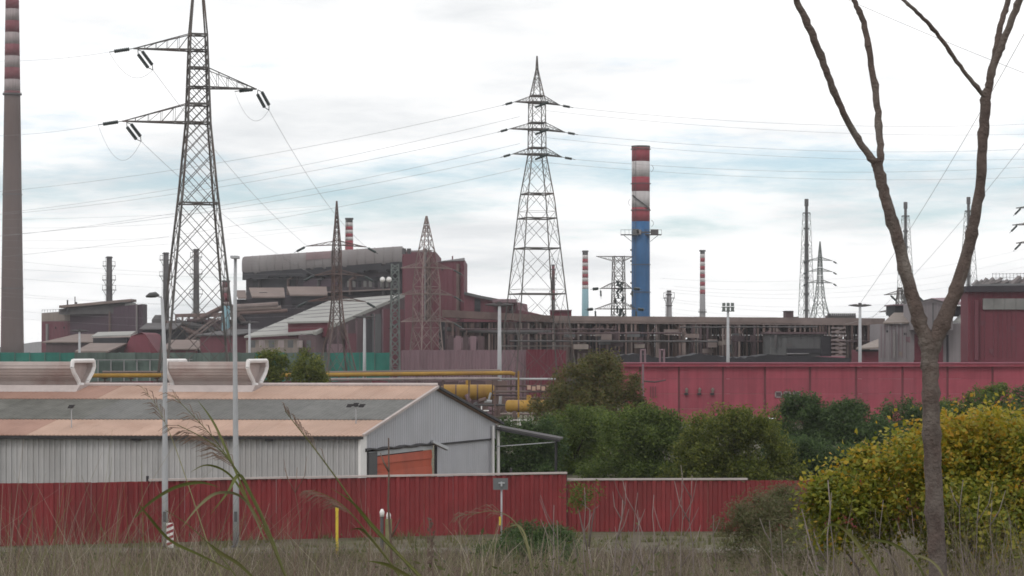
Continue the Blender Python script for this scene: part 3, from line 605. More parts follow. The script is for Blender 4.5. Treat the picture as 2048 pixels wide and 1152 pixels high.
# ------------------------------------------------------------------ lattice pylons
class Pylon:
    def __init__(s, name, label, px, d, prof, yaw=0.0, leg=0.09, brace=0.05, step=1.6, dense=False, mat='pylon', group='lattice pylons', brace_top=None, cat='pylon'):
        s.d = d; s.base = G(px, d); s.prof = sorted([(gz(y, d) if not isinstance(y, str) else 0.0, hw / F * d) for y, hw in prof]); s.yaw = yaw; s.mat = mat
        if s.prof[0][0] > 0.01:
            (z0, h0), (z1, h1) = s.prof[0], s.prof[1]; k = (h1 - h0) / (z1 - z0); s.prof.insert(0, (0.0, h0 - k * z0))
        s.R = Matrix.Rotation(yaw, 3, 'Z'); s.r = thing(name, label, cat, s.base, group)
        zmax = s.prof[-1][0]
        for cx_, cy_ in ((-1, -1), (1, -1), (1, 1), (-1, 1)):
            MB().tube([s.pt(cx_, cy_, z) for z, _ in s.prof], [leg * (1 - 0.45 * z / zmax) for z, _ in s.prof], 4).build('leg', MT[mat], s.r)
        for (ax, ay), (bx, by) in (((-1, -1), (1, -1)), ((1, -1), (1, 1)), ((1, 1), (-1, 1)), ((-1, 1), (-1, -1))):
            m = MB(); z = 0.3; zs = [z]; zlim = gz(brace_top, d) if brace_top is not None else zmax
            while z < zlim - 0.25:
                z = min(zlim, z + max(0.5, step * (s.hw(z) * 2))); zs.append(z)
            if dense:
                for i in range(len(zs)):
                    for j in (i + 2,):
                        if j < len(zs):
                            m.beam(s.pt(ax, ay, zs[i]), s.pt(bx, by, zs[j]), brace); m.beam(s.pt(bx, by, zs[i]), s.pt(ax, ay, zs[j]), brace)
                m.beam(s.pt(ax, ay, zs[0]), s.pt(bx, by, zs[1]), brace)
            else:
                for i in range(len(zs) - 1):
                    m.beam(s.pt(ax, ay, zs[i]), s.pt(bx, by, zs[i + 1]), brace); m.beam(s.pt(bx, by, zs[i]), s.pt(ax, ay, zs[i + 1]), brace)
                    if s.hw(zs[i]) > 1.2:   # secondary bracing from the crossing to the legs
                        zm = (zs[i] + zs[i + 1]) / 2
                        for (ux, uy) in ((ax, ay), (bx, by)):
                            cpt = s.pt((ax + bx) / 2, (ay + by) / 2, zm)
                            m.beam(s.pt(ux, uy, zm), s.pt(ux, uy, zs[i]).lerp(cpt, 0.55), brace * 0.7); m.beam(s.pt(ux, uy, zm), s.pt(ux, uy, zs[i + 1]).lerp(cpt, 0.55), brace * 0.7)
                    if i % 2 == 0: m.beam(s.pt(ax, ay, zs[i]), s.pt(bx, by, zs[i]), brace * 0.8)
            m.build('bracing', MT[mat], s.r)
    def hw(s, z):
        P = s.prof
        for (z0, h0), (z1, h1) in zip(P, P[1:]):
            if z <= z1: return h0 + (h1 - h0) * (z - z0) / max(1e-9, z1 - z0)
        return P[-1][1]
    def pt(s, cx_, cy_, z): h = s.hw(z); return s.base + s.R @ Vector((cx_ * h, cy_ * h, z))
    def tip(s, side, length, z): return s.base + s.R @ Vector((side * length, 0, z))
    def frame(s, y, thick=0.08):
        z = gz(y, s.d); m = MB(); P = [s.pt(a, b_, z) for a, b_ in ((-1, -1), (1, -1), (1, 1), (-1, 1))]
        for i in range(4): m.beam(P[i], P[(i + 1) % 4], thick)
        m.beam(P[0], P[2], thick * 0.7); m.build('horizontal_frame', MT[s.mat], s.r)
    def arm(s, y, side, Lpx, rise_px, tip_px=0.0, thick=0.06, strings=(), web=4, stub=0.0):
        """crossarm: two lower chords and two upper chords meeting at the tip; strings = list of (dx,dy,dz,len,rad,count,gap)"""
        z = gz(y, s.d); Lh = Lpx / F * s.d; zr = z + rise_px / F * s.d; t = s.tip(side, Lh, z + tip_px / F * s.d); m = MB()
        for cy_ in (-1, 1):
            a = s.pt(side, cy_, z); u = s.pt(side, cy_, zr); m.beam(a, t, thick); m.beam(u, t, thick * 0.55)
            for k in range(1, web + 1):
                f = k / (web + 1.0); m.beam(a.lerp(t, f), u.lerp(t, f), thick * 0.28); m.beam(a.lerp(t, f), u.lerp(t, max(0, f - 1.0 / (web + 1))), thick * 0.25)
        for k in range(web + 1):
            f = k / (web + 1.0); m.beam(s.pt(side, -1, z).lerp(t, f), s.pt(side, 1, z).lerp(t, min(1, f + 1.0 / (web + 1))), thick * 0.5)
        m.beam(s.pt(-side, -1, z), s.pt(side, -1, z), thick); m.beam(s.pt(-side, 1, z), s.pt(side, 1, z), thick); m.beam(s.pt(-side, -1, zr), s.pt(side, -1, zr), thick * 0.8)
        ar = m.build('crossarm', MT[s.mat], s.r); ends = []
        for st in strings:
            dv = Vector(st[0]).normalized(); Ls, rd, cnt, gap = st[1], st[2], st[3], st[4]; p0 = t + Vector(st[5]) if len(st) > 5 else t
            pv = dv.cross(Vector((0, 1, 0))); pv = pv.normalized() if pv.length > 0.1 else Vector((0, 0, 1))
            for c_ in range(cnt):
                off = pv * (c_ - (cnt - 1) / 2) * gap; a = p0 + off + dv * 0.35; n_ = max(6, int(Ls / 0.14)); m = MB()
                m.tube([p0, a], 0.035, 5); m.tube([a + dv * Ls * k / (2 * n_) for k in range(2 * n_ + 1)], [rd * (1.0 if k % 2 else 0.72) for k in range(2 * n_ + 1)], 8, rot=0)
                m.tube([a + dv * Ls, p0 + dv * (Ls + 0.75)], 0.035, 5); m.build('insulator', MT['insul'], ar)
            ends.append(p0 + dv * (Ls + 0.75))
        return t, ends
CABLES = []
def cable(pts, label, group, r=0.022, name='power_cable'):
    o = MB().tube(pts, r * 0.72, 4, cap=False).build(name, MT['cable']); tag(o, label, 'cable', group); return o
def span(a, b, sag, n=28): return [a.lerp(b, k / n) - Vector((0, 0, sag * 4 * (k / n) * (1 - k / n))) for k in range(n + 1)]

# big near pylon at left
PA = Pylon('lattice_pylon', 'large dense lattice pylon rising past the top of the picture at left', 396, 200, [(-260, 3), (0, 10.8), (70, 16.6), (248, 22.5), (380, 34), (510, 47.5), (720, 68)], math.radians(15), 0.14, 0.034, 0.52, dense=True, brace_top=70)
for y in (70, 101, 136, 175, 210, 246, 407): PA.frame(y, 0.085)
LD = (-0.98, -0.1, -0.16); RD = (0.5, 0.55, -0.72)
t1, e1 = PA.arm(101, -1, 128, 32, 0, 0.085, [(LD, 1.25, 0.17, 1, 0), (RD, 1.45, 0.16, 2, 0.42, (0.35, 0, -0.1))])
t2, e2 = PA.arm(175, 1, 118, 38, 0, 0.085, [((-0.8, -0.3, -0.12), 1.15, 0.17, 1, 0), ((0.40, 0.55, -0.78), 1.35, 0.16, 2, 0.42, (0.1, 0, -0.05))])
t3, e3 = PA.arm(246, -1, 150, 38, 0, 0.085, [(LD, 1.25, 0.17, 1, 0), (RD, 1.35, 0.16, 2, 0.42, (0.35, 0, -0.1))])
# pylon C: behind the shed, before the grey hall
PC = Pylon('lattice_pylon', 'rusty pylon with short arms standing before the grey roofed hall', 673.5, 285, [(402, 0.6), (450, 3.5), (497, 7), (600, 8), (650, 12), (740, 30)], math.radians(22), 0.14, 0.045, 1.3, mat='pylon2')
cD = {}
for y, Ls_, rr in ((490, 62, 8), (600, 60, 8), (548, 56, 8)):
    for sd_ in (-1, 1):
        cD[(y, sd_)] = PC.arm(y, sd_, Ls_ - (10 if sd_ < 0 and y == 548 else 0), rr, -3, 0.075, [((sd_ * 0.7, -0.45, -0.4), 1.15, 0.16, 1, 0)], web=3)
    PC.frame(y, 0.09)
# pylon D: before the red block
PD_ = Pylon('lattice_pylon', 'rusty wide pylon with a pointed peak standing before the red block', 853, 300, [(432, 1), (520, 15), (570, 20), (640, 20), (700, 24), (745, 34)], math.radians(30), 0.13, 0.045, 1.0, mat='rustpale')
for y in (535, 588, 642):
    for sd_ in (-1, 1): PD_.arm(y, sd_, 58, 9, -2, 0.07, [((sd_ * 0.75, -0.3, -0.45), 1.1, 0.12, 1, 0)], web=3)
    PD_.frame(y, 0.09)
# antenna mast between them
mast = Pylon('antenna_mast', 'slim lattice mast with two white dishes before the grey hall', 790, 270, [(528, 7), (770, 9.5)], math.radians(10), 0.10, 0.045, 1.0, mat='pylon3', group=None, cat='mast')
for px in (765, 778):
    c = W(px, 559, 268.6); m = MB(); m.tube([c + Vector((0, -0.10, 0)), c + Vector((0, 0.0, 0)), c + Vector((0.0, 0.25, 0))], [0.30, 0.27, 0.08], 16); m.build('dish', MT['white'], mast.r, True)
m = MB(); m.beam(W(765, 559, 268.9), W(788, 562, 269.6), 0.06); m.build('dish_arm', MT['pylon3'], mast.r)
# pylon B: the tall one in the middle
PB = Pylon('lattice_pylon', 'tall slender pylon with three pairs of arms in the centre of the picture', 1074, 260, [(112, 0.6), (140, 2), (190, 11), (205, 13.5), (308, 14.5), (400, 28), (630, 50), (700, 57)], math.radians(17), 0.11, 0.030, 0.95)
bt = {}
for y, Lb in ((205, 46), (259, 56), (309, 50)):
    for sd_ in (-1, 1):
        sv = (-0.92, -0.3, -0.28) if sd_ < 0 else (0.97, 0.2, -0.16)
        bt[(y, sd_)] = PB.arm(y, sd_, Lb * (1.0 if sd_ < 0 else 1.05), 13, 0 if sd_ < 0 else -4, 0.075, [(sv, 0.75, 0.15, 1, 0)], web=4)
    PB.frame(y, 0.13); PB.frame(y - 13, 0.10)
for y in (388, 437, 497, 588, 692): PB.frame(y, 0.09)
m = MB()
for y in (205, 259, 309):
    c = W(1080, y + 6, 258.5); m.tube([c, c + Vector((0.9, -0.4, 0.35))], 0.14, 6); m.tube([c + Vector((-0.5, 0, -0.2)), c + Vector((0.1, -0.3, 0.0))], 0.11, 6)
m.build('insulator', MT['insul'], PB.r)
# pylon E: flat topped, left of the blue chimney
PE = Pylon('lattice_pylon', 'flat topped dark pylon just left of the blue chimney', 1237, 380, [(512, 10), (575, 11), (630, 12), (720, 16)], math.radians(12), 0.14, 0.06, 1.0, mat='pylon')
for sd_, L_ in ((-1, 46), (1, 30)):
    PE.arm(513, sd_, L_, -9, 0, 0.07, web=3)
pe = {}
for y, L_ in ((577, 37), (618, 48)):
    for sd_ in (-1, 1):
        pe[(y, sd_)] = PE.arm(y, sd_, L_ * (1 if sd_ < 0 else 0.75), 12, 0, 0.09, [((-0.6 * -sd_, 0.1, -0.05), 0.9, 0.28, 1, 0), ((0.05, 0, -1), 0.9, 0.16, 1, 0)], web=3)
    PE.frame(y, 0.14)
m = MB(); rs = random.Random(3)
for k in range(16):
    c = W(1237 + rs.uniform(-9, 9), rs.uniform(570, 640), 379); m.tube([c, c + Vector((rs.uniform(-0.5, 0.5), 0, rs.uniform(0.4, 1.2)))], 0.16, 6)
m.build('insulator', MT['insul'], PE.r)
# flare masts and far pylon
def flare(px, yt, yb, d, lab, wb=22, wt=9):
    r = Pylon('flare_mast', lab, px, d, [(yt + 28, wt * 0.62), (yb, wb * 0.62), (690, wb * 0.72)], math.radians(20), 0.13, 0.045, 1.5, mat='pylon3', group='flare masts on the skyline', cat='mast')
    b = G(px, d); m = MB(); z = gz(yt, d); m.tube([b, b + Vector((0, 0, z - 2.2)), b + Vector((0, 0, z - 2.0)), b + Vector((0, 0, z))], [0.55, 0.45, 0.62, 0.6], 10); m.build('flare_pipe', MT['cdark'], r.r)
    zz_ = gz(yt + 28, d); m = MB(); m.box(b + Vector((0, 0, zz_)), (wt * 1.5 / F * d, wt * 1.5 / F * d, 0.25)); m.build('platform', MT['cdark'], r.r)
    for k in range(1, 9):
        z = zz_ * (1 - k / 9.5); m = MB(); m.tube([b + Vector((0, 0, z)), b + Vector((0, 0, z + 0.5))], 0.85, 8); m.build('collar', MT['cdark'], r.r)
flare(1613, 398, 640, 720, 'leftmost of the three tall lattice flare masts at right', 20)
flare(1811, 404, 640, 760, 'middle one of the three tall lattice flare masts, between the tree limbs', 24)
flare(1937, 394, 640, 740, 'rightmost of the three tall lattice flare masts, by the right tree limb', 26)
PH = Pylon('lattice_pylon', 'small grey green pylon with thin arms beside the leftmost flare mast', 1640, 600, [(483, 0.6), (515, 3), (560, 4.5), (600, 8), (640, 16)], math.radians(15), 0.17, 0.07, 1.0, mat='pylon3')
ph = {}
for y in (520, 542, 565):
    for sd_ in (-1, 1): ph[(y, sd_)] = PH.arm(y, sd_, 26, 5, -1, 0.11, [((sd_ * 0.8, 0, -0.5), 0.9, 0.22, 1, 0)], web=2)
# pylon G behind the left limb and pylon at the right edge
PG = Pylon('lattice_pylon', 'slim pylon half hidden behind the left limb of the bare tree', 1800, 400, [(575, 3), (600, 6), (640, 8), (700, 14)], math.radians(12), 0.15, 0.06, 1.0)
pg = {}
for y, l_ in ((588, 34), (622, 44)):
    for sd_ in (-1, 1): pg[(y, sd_)] = PG.arm(y, sd_, l_, 7, -2, 0.09, [((0.55, -0.2, -0.55), 1.3, 0.2, 1, 0, (0.9 * -sd_ if sd_ < 0 else 0, 0, 0.1))], web=3)
PX = Pylon('lattice_pylon', 'pylon beyond the right edge of which only three arm tips show', 2098, 330, [(360, 1), (400, 9), (490, 12), (600, 20), (690, 32)], math.radians(15), 0.15, 0.06, 1.0)
px_ = {}
for y in (415, 449, 485):
    for sd_ in (-1, 1): px_[(y, sd_)] = PX.arm(y, sd_, 72 if y != 449 else 80, 9, -2, 0.09, [((-0.6, -0.3, -0.55), 1.2, 0.15, 1, 0, (0.8 if sd_ < 0 else 0, 0, 0.1))], web=3)

# cables
def jumper(a, b, drop, lab):
    cable([a.lerp(b, k / 16) - Vector((0, 0, drop * 4 * (k / 16) * (1 - k / 16))) for k in range(17)], lab, 'slack jumper loops on the big pylon', 0.02, 'jumper_cable')
jumper(e1[0], e1[1], 1.3, 'slack jumper loop under the top left arm of the big pylon')
jumper(e2[0], e2[1], 1.6, 'slack jumper loop under the right arm of the big pylon')
jumper(e3[0], e3[1], 2.2, 'slack jumper loop under the lower left arm of the big pylon')
g1 = 'cables from the big pylon down to the rusty pylon'
cable(span(e1[1], cD[(490, -1)][0], 1.0), 'cable from the top left arm of the big pylon falling right', g1)
cable(span(e2[1], cD[(490, 1)][0], 1.2), 'cable from the right arm of the big pylon falling steeply right', g1)
cable(span(e3[1], cD[(548, -1)][0], 1.0), 'cable from the lower left arm of the big pylon falling right', g1)
cable(span(e1[0], W(-260, 108, 150), 0.6), 'cable leaving the top left arm of the big pylon leftwards', 'cables leaving the big pylon leftwards', 0.016)
cable(span(e3[0], W(-260, 262, 150), 0.6), 'cable leaving the lower left arm of the big pylon leftwards', 'cables leaving the big pylon leftwards', 0.016)
g2 = 'cables running left from the central pylon'
for y, ye, nm in ((205, 395, 'top'), (259, 440, 'middle'), (309, 480, 'lowest')):
    cable(span(bt[(y, -1)][1][0], W(-150, ye, 330), 1.5), 'cable from the %s left arm of the central pylon sloping down to the left' % nm, g2, 0.026)
    cable(span(W(1040, y + 28, 262), W(-150, ye + 46, 335), 1.5), 'second cable below the %s left arm of the central pylon sloping down left' % nm, g2, 0.024)
g3 = 'cables running right from the central pylon'
for y, ye, nm in ((205, 236, 'top'), (259, 285, 'middle'), (309, 318, 'lowest')):
    cable(span(bt[(y, 1)][1][0], W(2250, ye, 300), 1.5), 'cable from the %s right arm of the central pylon running right across the sky' % nm, g3, 0.024)
    cable(span(W(1090, y + 16, 265), W(2250, ye + 24, 310), 1.5), 'second cable below the %s right arm of the central pylon running right' % nm, g3, 0.022)
rs = random.Random(12)
ORDN = ['topmost', 'second', 'third', 'fourth', 'fifth', 'sixth', 'seventh', 'eighth', 'ninth', 'tenth', 'eleventh', 'twelfth', 'thirteenth']
for k in range(11):
    y0 = 440 + 19 * k + rs.uniform(-5, 5); y1 = y0 + (rs.uniform(16, 40) if k > 3 else rs.uniform(-45, -20))
    cable(span(W(-60, y0, 340), W(640 + rs.uniform(-40, 40), y1, 360), rs.uniform(0.3, 1.2)), 'thin faint cable meeting the left edge, %s of eleven counted from above' % ORDN[k], 'faint cables at left', 0.02)
g4 = 'faint cables at right'
for k in range(9):
    a = W(1310 + rs.uniform(-10, 40), 560 + 9 * k + rs.uniform(-4, 4), 390); b_ = W(2140, 470 + 19 * k + rs.uniform(-7, 7), 420)
    cable(span(a, b_, 3.2), 'thin faint cable crossing behind the bare tree, %s of nine at the right edge' % ORDN[k], g4, 0.02)
for sd_, y in ((-1, 588), (-1, 622)):
    cable(span(pg[(y, sd_)][1][0], W(1690, y + 60, 330), 0.5), 'short cable falling left from the %s arm of the half hidden pylon' % ('upper' if y == 588 else 'lower'), 'cables of the half hidden pylon', 0.022)
cable(span(W(1722, 604, 200), W(2183, -182, 122), 0.9), 'steep cable rising from the lamp pole to the right tree limb', 'steep cables at right', 0.02)
cable(span(W(1740, 640, 260), W(2330, -90, 140), 1.2), 'long steep cable climbing to the right edge', 'steep cables at right', 0.02)
cable(span(W(1420, -130, 172), W(2400, 275, 145), 0.6), 'high cable slanting down to the right behind the upper branches', None, 0.018)

# ------------------------------------------------------------------ steelworks
# left works hall (purple) and its annexes
h = thing('works_hall', 'dark purple works hall with slanting roof at far left beside the tall chimney', 'building', G(180, 560))
pblock(h, 'main_wall', MT['purple'], 140, 285, 622, 608, 565, 545, 7)
pblock(h, 'side_wall', MT['red_clad'], 83, 140.5, 643, 640, 575, 566, 7)
pblock(h, 'pale_band', MT['beige'], 83, 140.5, 626, 622, 575.0, 566.0, 6, ybot=642.6)
pblock(h, 'roof_edge', MT['paleroof'], 140.5, 262, 617.5, 606, 566, 549, 6, ybot=618)
m = MB(); a, b_ = W(118, 616, 562), W(262, 603, 548); m.hexa([a, b_, b_ + Vector((0, 8, 0)), a + Vector((0, 8, 0))], [p + Vector((0, 0, 0.6)) for p in (a, b_, b_ + Vector((0, 8, 0)), a + Vector((0, 8, 0)))]); m.build('roof_slab', MT['tanroof'], h)
pblock(h, 'roof_monitor', MT['cdark'], 118, 262, 618, 605, 563.5, 549.5, 7, ybot=628)
for px, y0, w_ in ((135, 600, 3), (150, 593, 2), (152.5, 604, 4)):
    m = MB(); m.tube([W(px, 622, 561), W(px, y0, 561)], w_ / 2 / F * 561, 8); m.build('roof_pipe', MT['cdark'], h)
m = MB()
for i in range(10): m.beam(W(84 + 5.5 * i, 625, 572), W(84 + 5.5 * i, 619, 572), 0.05)
m.beam(W(84, 620, 572), W(134, 618, 572), 0.05); m.build('railing', MT['cdark'], h)
def gabled(name, lab, px0, px1, d0, d1, depth_v, ye, yr, wall, roof, dd=10):
    """small house: long side px0..px1 facing the camera, ridge parallel to it and depth_v behind"""
    a = G(px0, d0); b_ = G(px1, d1); r = thing(name, lab, 'building', (a + b_) / 2, 'low works buildings')
    t = (b_ - a).normalized(); nn = Vector((-t.y, t.x, 0)); nn = nn if nn.y > 0 else -nn
    ze, zr = gz(ye, d0), gz(yr, d0 + depth_v / 2); bk = nn * depth_v; md = nn * depth_v / 2; V = lambda p, z: Vector((p.x, p.y, z))
    MB().prism([V(a, 0), V(a, ze), V(a + md, zr), V(a + bk, ze), V(a + bk, 0)], b_ - a).build('wall', MT[wall], r)
    up = Vector((0, 0, 0.25)); o_ = t * 0.6
    MB().hexa([V(a, ze) - o_ + up * 0.2 - nn * 0.6, V(b_, ze) + o_ + up * 0.2 - nn * 0.6, V(b_ + md, zr) + o_ + up, V(a + md, zr) - o_ + up], [p + Vector((0, 0, 0.2)) for p in (V(a, ze) - o_ + up * 0.2 - nn * 0.6, V(b_, ze) + o_ + up * 0.2 - nn * 0.6, V(b_ + md, zr) + o_ + up, V(a + md, zr) - o_ + up)]).build('roof', MT[roof], r)
    return r
an = gabled('annex', 'low mauve annex with a long pale roof before the purple hall', 92, 262, 520, 512, 26, 686, 672, 'mauve_dark', 'tanroof')
an2 = thing('gabled_annex', 'small red gabled annex with a dark opening before the purple hall', 'building', G(240, 480), 'low works buildings')
a, b_ = G(262, 480), G(312, 470)
MB().prism([W(248, 700, 480), W(262, 672, 480), W(282, 665, 478), W(290, 668, 478), W(315, 704, 474), W(315, 745, 474), W(248, 745, 480)], (0, 20, 0)).build('gable_wall', MT['red_clad2'], an2)
q = [W(183, 675, 492), W(262, 672, 480), W(272, 665, 488), W(196, 667, 500)]
MB().hexa(q, [p + Vector((0, 0, 0.3)) for p in q]).build('roof', MT['paleroof'], an2)
pblock(an2, 'dark_opening', MT['wall_black'], 186, 254, 676, 674.5, 491, 482, 5, ybot=687)
q = [W(150, 705, 470), W(216, 705, 468), W(254, 689, 480), W(180, 689, 486)]
MB().hexa(q, [p + Vector((0, 0, 0.3)) for p in q]).build('lower_roof', MT['tanroof'], an2)
pblock(an2, 'lower_wall', MT['mauve_dark'], 182, 250, 687.5, 687.5, 487, 481, 5, 0)
bx = gabled('annex', 'dark low building between the purple hall and the big pylon', 285, 345, 500, 500, 20, 660, 650, 'wall_black', 'cdark')
bx2 = gabled('annex', 'low grey roofed building behind the big pylon legs', 330, 395, 470, 470, 26, 700, 684, 'red_clad2', 'tanroof')
bx3 = gabled('annex', 'low dark red building behind the right leg of the big pylon', 400, 475, 470, 465, 20, 672, 663, 'red_clad', 'cdark')
# dark plant behind the big pylon
pl = thing('process_plant', 'tangle of dark ducts and rusty gantry behind the big pylon', 'plant', G(400, 530))
pblock(pl, 'dark_block', MT['wall_black'], 318, 480, 642, 640, 540, 530, 12)
pblock(pl, 'gantry_beam', MT['rust'], 350, 480, 628, 624, 528, 522, 2, ybot=634)
for px in range(352, 480, 13): m = MB(); m.beam(W(px, 632, 526), W(px, 700, 526), 0.28); m.build('column', MT['rust'], pl)
for k in range(6):
    m = MB(); a = W(330 + 22 * k, 640 + rs.uniform(-2, 8), 525); m.tube([a, a + Vector((5 + rs.uniform(0, 3), 0, rs.uniform(-4, 4))), a + Vector((10, 0, rs.uniform(-6, 0)))], rs.uniform(0.3, 0.7), 8); m.build('duct', MT[rs.choice(['rust', 'cdark', 'mauve_dark'])], pl)
m = MB(); m.lathe(G(318, 530), [(1.6, 0), (1.6, gz(640, 530)), (0.9, gz(630, 530))], 14); m.build('vessel', MT['cdark'], pl, True)
for (x0, y0, x1, y1) in ((345, 700, 440, 628), (375, 720, 470, 650), (430, 690, 330, 740)):   # inclined conveyor trusses
    m = MB(); m.beam(W(x0, y0, 505), W(x1, y1, 505), 0.28); m.beam(W(x0, y0 + 8, 505), W(x1, y1 + 8, 505), 0.22); m.build('inclined_truss', MT['rustpale'], pl)

# great grey hall with the rounded roof hood
H = thing('steel_hall', 'great sooty steelworks hall under a long grey rounded roof hood', 'building', G(640, 510))
dl, dr_ = 545, 482
aL, aR = G(492, dl), G(803, dr_); tH = (aR - aL).normalized(); nH = Vector((0, 1, 0))
block(H, 'main_wall', MT['wall_dark'], aL, aR, 34, 0, gz(540, dl), gz(525, dr_))
zlT, zrT = gz(515, dl), gz(493, dr_)
def hoodring(base, z_lo, z_hi, fl):
    P = []
    for k in range(11):
        a = math.radians(-62 + k * 17.5); rr = (z_hi - z_lo) / 2
        P.append(base - nH * (1.6 + rr * 0.75 * math.cos(a)) + Vector((0, 0, (z_lo + z_hi) / 2 + rr * math.sin(a))))
    P += [base + nH * 30 + Vector((0, 0, z_hi)), base + nH * 30 + Vector((0, 0, z_lo))]
    return P
r0 = hoodring(aL - tH * 2.0, gz(549, dl), zlT, 0); r1 = hoodring(aL, gz(551, dl), zlT + 0.2, 0); r2 = hoodring(aR + tH * 0.5, gz(529, dr_), zrT, 0)
n_ = len(r0); m = MB(); m.add(r1 + r2, [(i, (i + 1) % n_, n_ + (i + 1) % n_, n_ + i) for i in range(n_)] + [tuple(range(n_))[::-1], tuple(range(n_, 2 * n_))])
hood_o = m.build('roof_hood', MT['hood'], H)
ctr = sum(r0, Vector()) / n_; ctr1 = sum(r1, Vector()) / n_; rings = [[ctr1.lerp(p, k_) - tH * o_ for p in r1] for k_, o_ in ((1.0, 0.0), (0.97, 0.8), (0.86, 1.5), (0.66, 1.95), (0.3, 2.2))]; m = MB()
m.add(sum(rings, []), [(j * n_ + (i + 1) % n_, j * n_ + i, (j + 1) * n_ + i, (j + 1) * n_ + (i + 1) % n_) for j in range(4) for i in range(n_)] + [tuple(range(4 * n_, 5 * n_))]); m.build('rounded_end', MT['hood'], hood_o, True)
for k in range(1, 19):   # raised joints between hood sheets
    f = k / 19.0; m = MB(); m.tube([a.lerp(b__, f) - nH * 0.05 for a, b__ in zip(r1[1:12], r2[1:12])], 0.10, 4); m.build('joint', MT['hood'], hood_o)
m = MB(); f0, f1 = 0.42, 0.58; P = []
for f in (f0, f1):
    for i in (4, 5, 6, 7, 8): P.append(r1[i].lerp(r2[i], f) - nH * 0.18)
m.add(P, [(i, i + 1, i + 6, i + 5) for i in range(4)]); m.build('reddish_patch', MT['hoodred'], hood_o)
m = MB(); rs = random.Random(8)   # ragged near-black skirt along the lower edge of the hood
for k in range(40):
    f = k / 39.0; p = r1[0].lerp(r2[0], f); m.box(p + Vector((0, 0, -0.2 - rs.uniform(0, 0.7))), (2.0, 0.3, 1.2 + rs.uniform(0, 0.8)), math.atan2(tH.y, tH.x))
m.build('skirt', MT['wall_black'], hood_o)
pq = lambda f, dz, dn=0.0: aL.lerp(aR, f) - nH * dn + Vector((0, 0, dz))
for (f0, f1, yy0, yy1, mt) in ((0.05, 0.34, 552, 578, 'wall_black'), (0.40, 0.62, 556, 574, 'purple'), (0.34, 0.98, 585, 592, 'wall_black'), (0.62, 0.98, 555, 562, 'wall_black')):
    d_ = dl + (dr_ - dl) * (f0 + f1) / 2; m = MB(); m.hexa([pq(f0, gz(yy1, d_), 0.4), pq(f1, gz(yy1, d_), 0.4), pq(f1, gz(yy1, d_)), pq(f0, gz(yy1, d_))], [pq(f0, gz(yy0, d_), 0.4), pq(f1, gz(yy0, d_), 0.4), pq(f1, gz(yy0, d_)), pq(f0, gz(yy0, d_))]); m.build('wall_panel', MT[mt], H)
m = MB(); d_ = 505; m.hexa([pq(0.34, gz(585, d_), 2.5), pq(0.99, gz(580, 485), 2.5), pq(0.99, gz(580, 485)), pq(0.34, gz(585, d_))], [pq(0.34, gz(583, d_), 2.5), pq(0.99, gz(578, 485), 2.5), pq(0.99, gz(577, 485)), pq(0.34, gz(582, d_))]); m.build('ledge', MT['rustpale'], H)
# low monitor roofs in front of it
for k, (x0, x1, yt, yb_, d_, lab) in enumerate(((470, 493, 583, 598, 525, 'small tan roofed bay at the foot of the great hall, leftmost'), (498, 570, 578, 596, 500, 'tan roofed bay with a dark hole at the foot of the great hall'), (574, 655, 576, 592, 490, 'widest tan roofed bay at the foot of the great hall'))):
    r = thing('roof_bay', lab, 'building', G((x0 + x1) / 2, d_), 'bays at the foot of the great hall')
    q = [W(x0 + 6, yb_, d_), W(x1, yb_, d_), W(x1 - 2, yt, d_ + 9), W(x0, yt, d_ + 9)]
    MB().hexa(q, [p + Vector((0, 0, 0.3)) for p in q]).build('roof', MT['tanroof'], r)
    block(r, 'wall', MT['wall_dark'], (gx(x0 - 3, d_ + 1), d_ + 1), (gx(x1 + 2, d_ + 1), d_ + 1), 8, 0, gz(yb_ + 0.6, d_ + 1))
    block(r, 'dark_panel', MT['wall_black'], (gx(x0 + 8, d_), d_ + 0.4), (gx(x1 - 10, d_), d_ + 0.4), 0.6, gz(yb_ + 15, d_), gz(yb_ + 5, d_))  # near-black slab on the wall below the bay roof
    if k == 1: MB().box(W(527, 588, d_ + 4.2), (1.6, 1.0, 0.7)).build('hole', MT['wall_black'], r)
for (x0, x1, y_, r_, mt) in ((470, 556, 612, 0.55, 'rustpale'), (466, 562, 618, 0.4, 'tanroof'), (480, 575, 624, 0.35, 'rust')):
    o = MB().tube([W(x0, y_ + 2, 470), W((x0 + x1) / 2, y_, 470), W(x1, y_ - 3, 470)], r_, 8).build('overhead_pipe', MT[mt], H)
# sloping pale roof building before it
SR = thing('rolling_shed', 'broad shed with a pale sloping roof below the great hall', 'building', G(640, 430))
E1, E2, Rr, Rl = W(488, 676, 415), W(628, 668, 400), W(806, 592, 440), W(662, 603, 455)
MB().hexa([E1, E2, Rr, Rl], [p + Vector((0, 0, 0.3)) for p in (E1, E2, Rr, Rl)]).build('roof', MT['paleroof'], SR)
for k in range(1, 9):
    f = k / 9.0; a, b_ = E1.lerp(Rl, f), E2.lerp(Rr, f); m = MB(); m.beam(a + Vector((0, 0, 0.33)), b_ + Vector((0, 0, 0.33)), 0.09); m.build('roof_seam', MT['cgrey'], SR)
m = MB(); m.beam(E2 + Vector((0.1, -0.1, 0.15)), Rr + Vector((0.1, -0.1, 0.15)), 0.42); m.build('verge_trim', MT['paleroof'], SR)
g0 = Vector((E2.x, E2.y, 0)); g1_ = Vector((Rr.x, Rr.y, 0))
MB().prism([g0 + Vector((0.3, 0.4, 0)), E2 + Vector((0.3, 0.4, -0.2)), Rr + Vector((0.3, 0.4, -0.2)), g1_ + Vector((0.3, 0.4, 0))], (-3, 1.2, 0)).build('gable_wall', MT['mauve_dark'], SR)
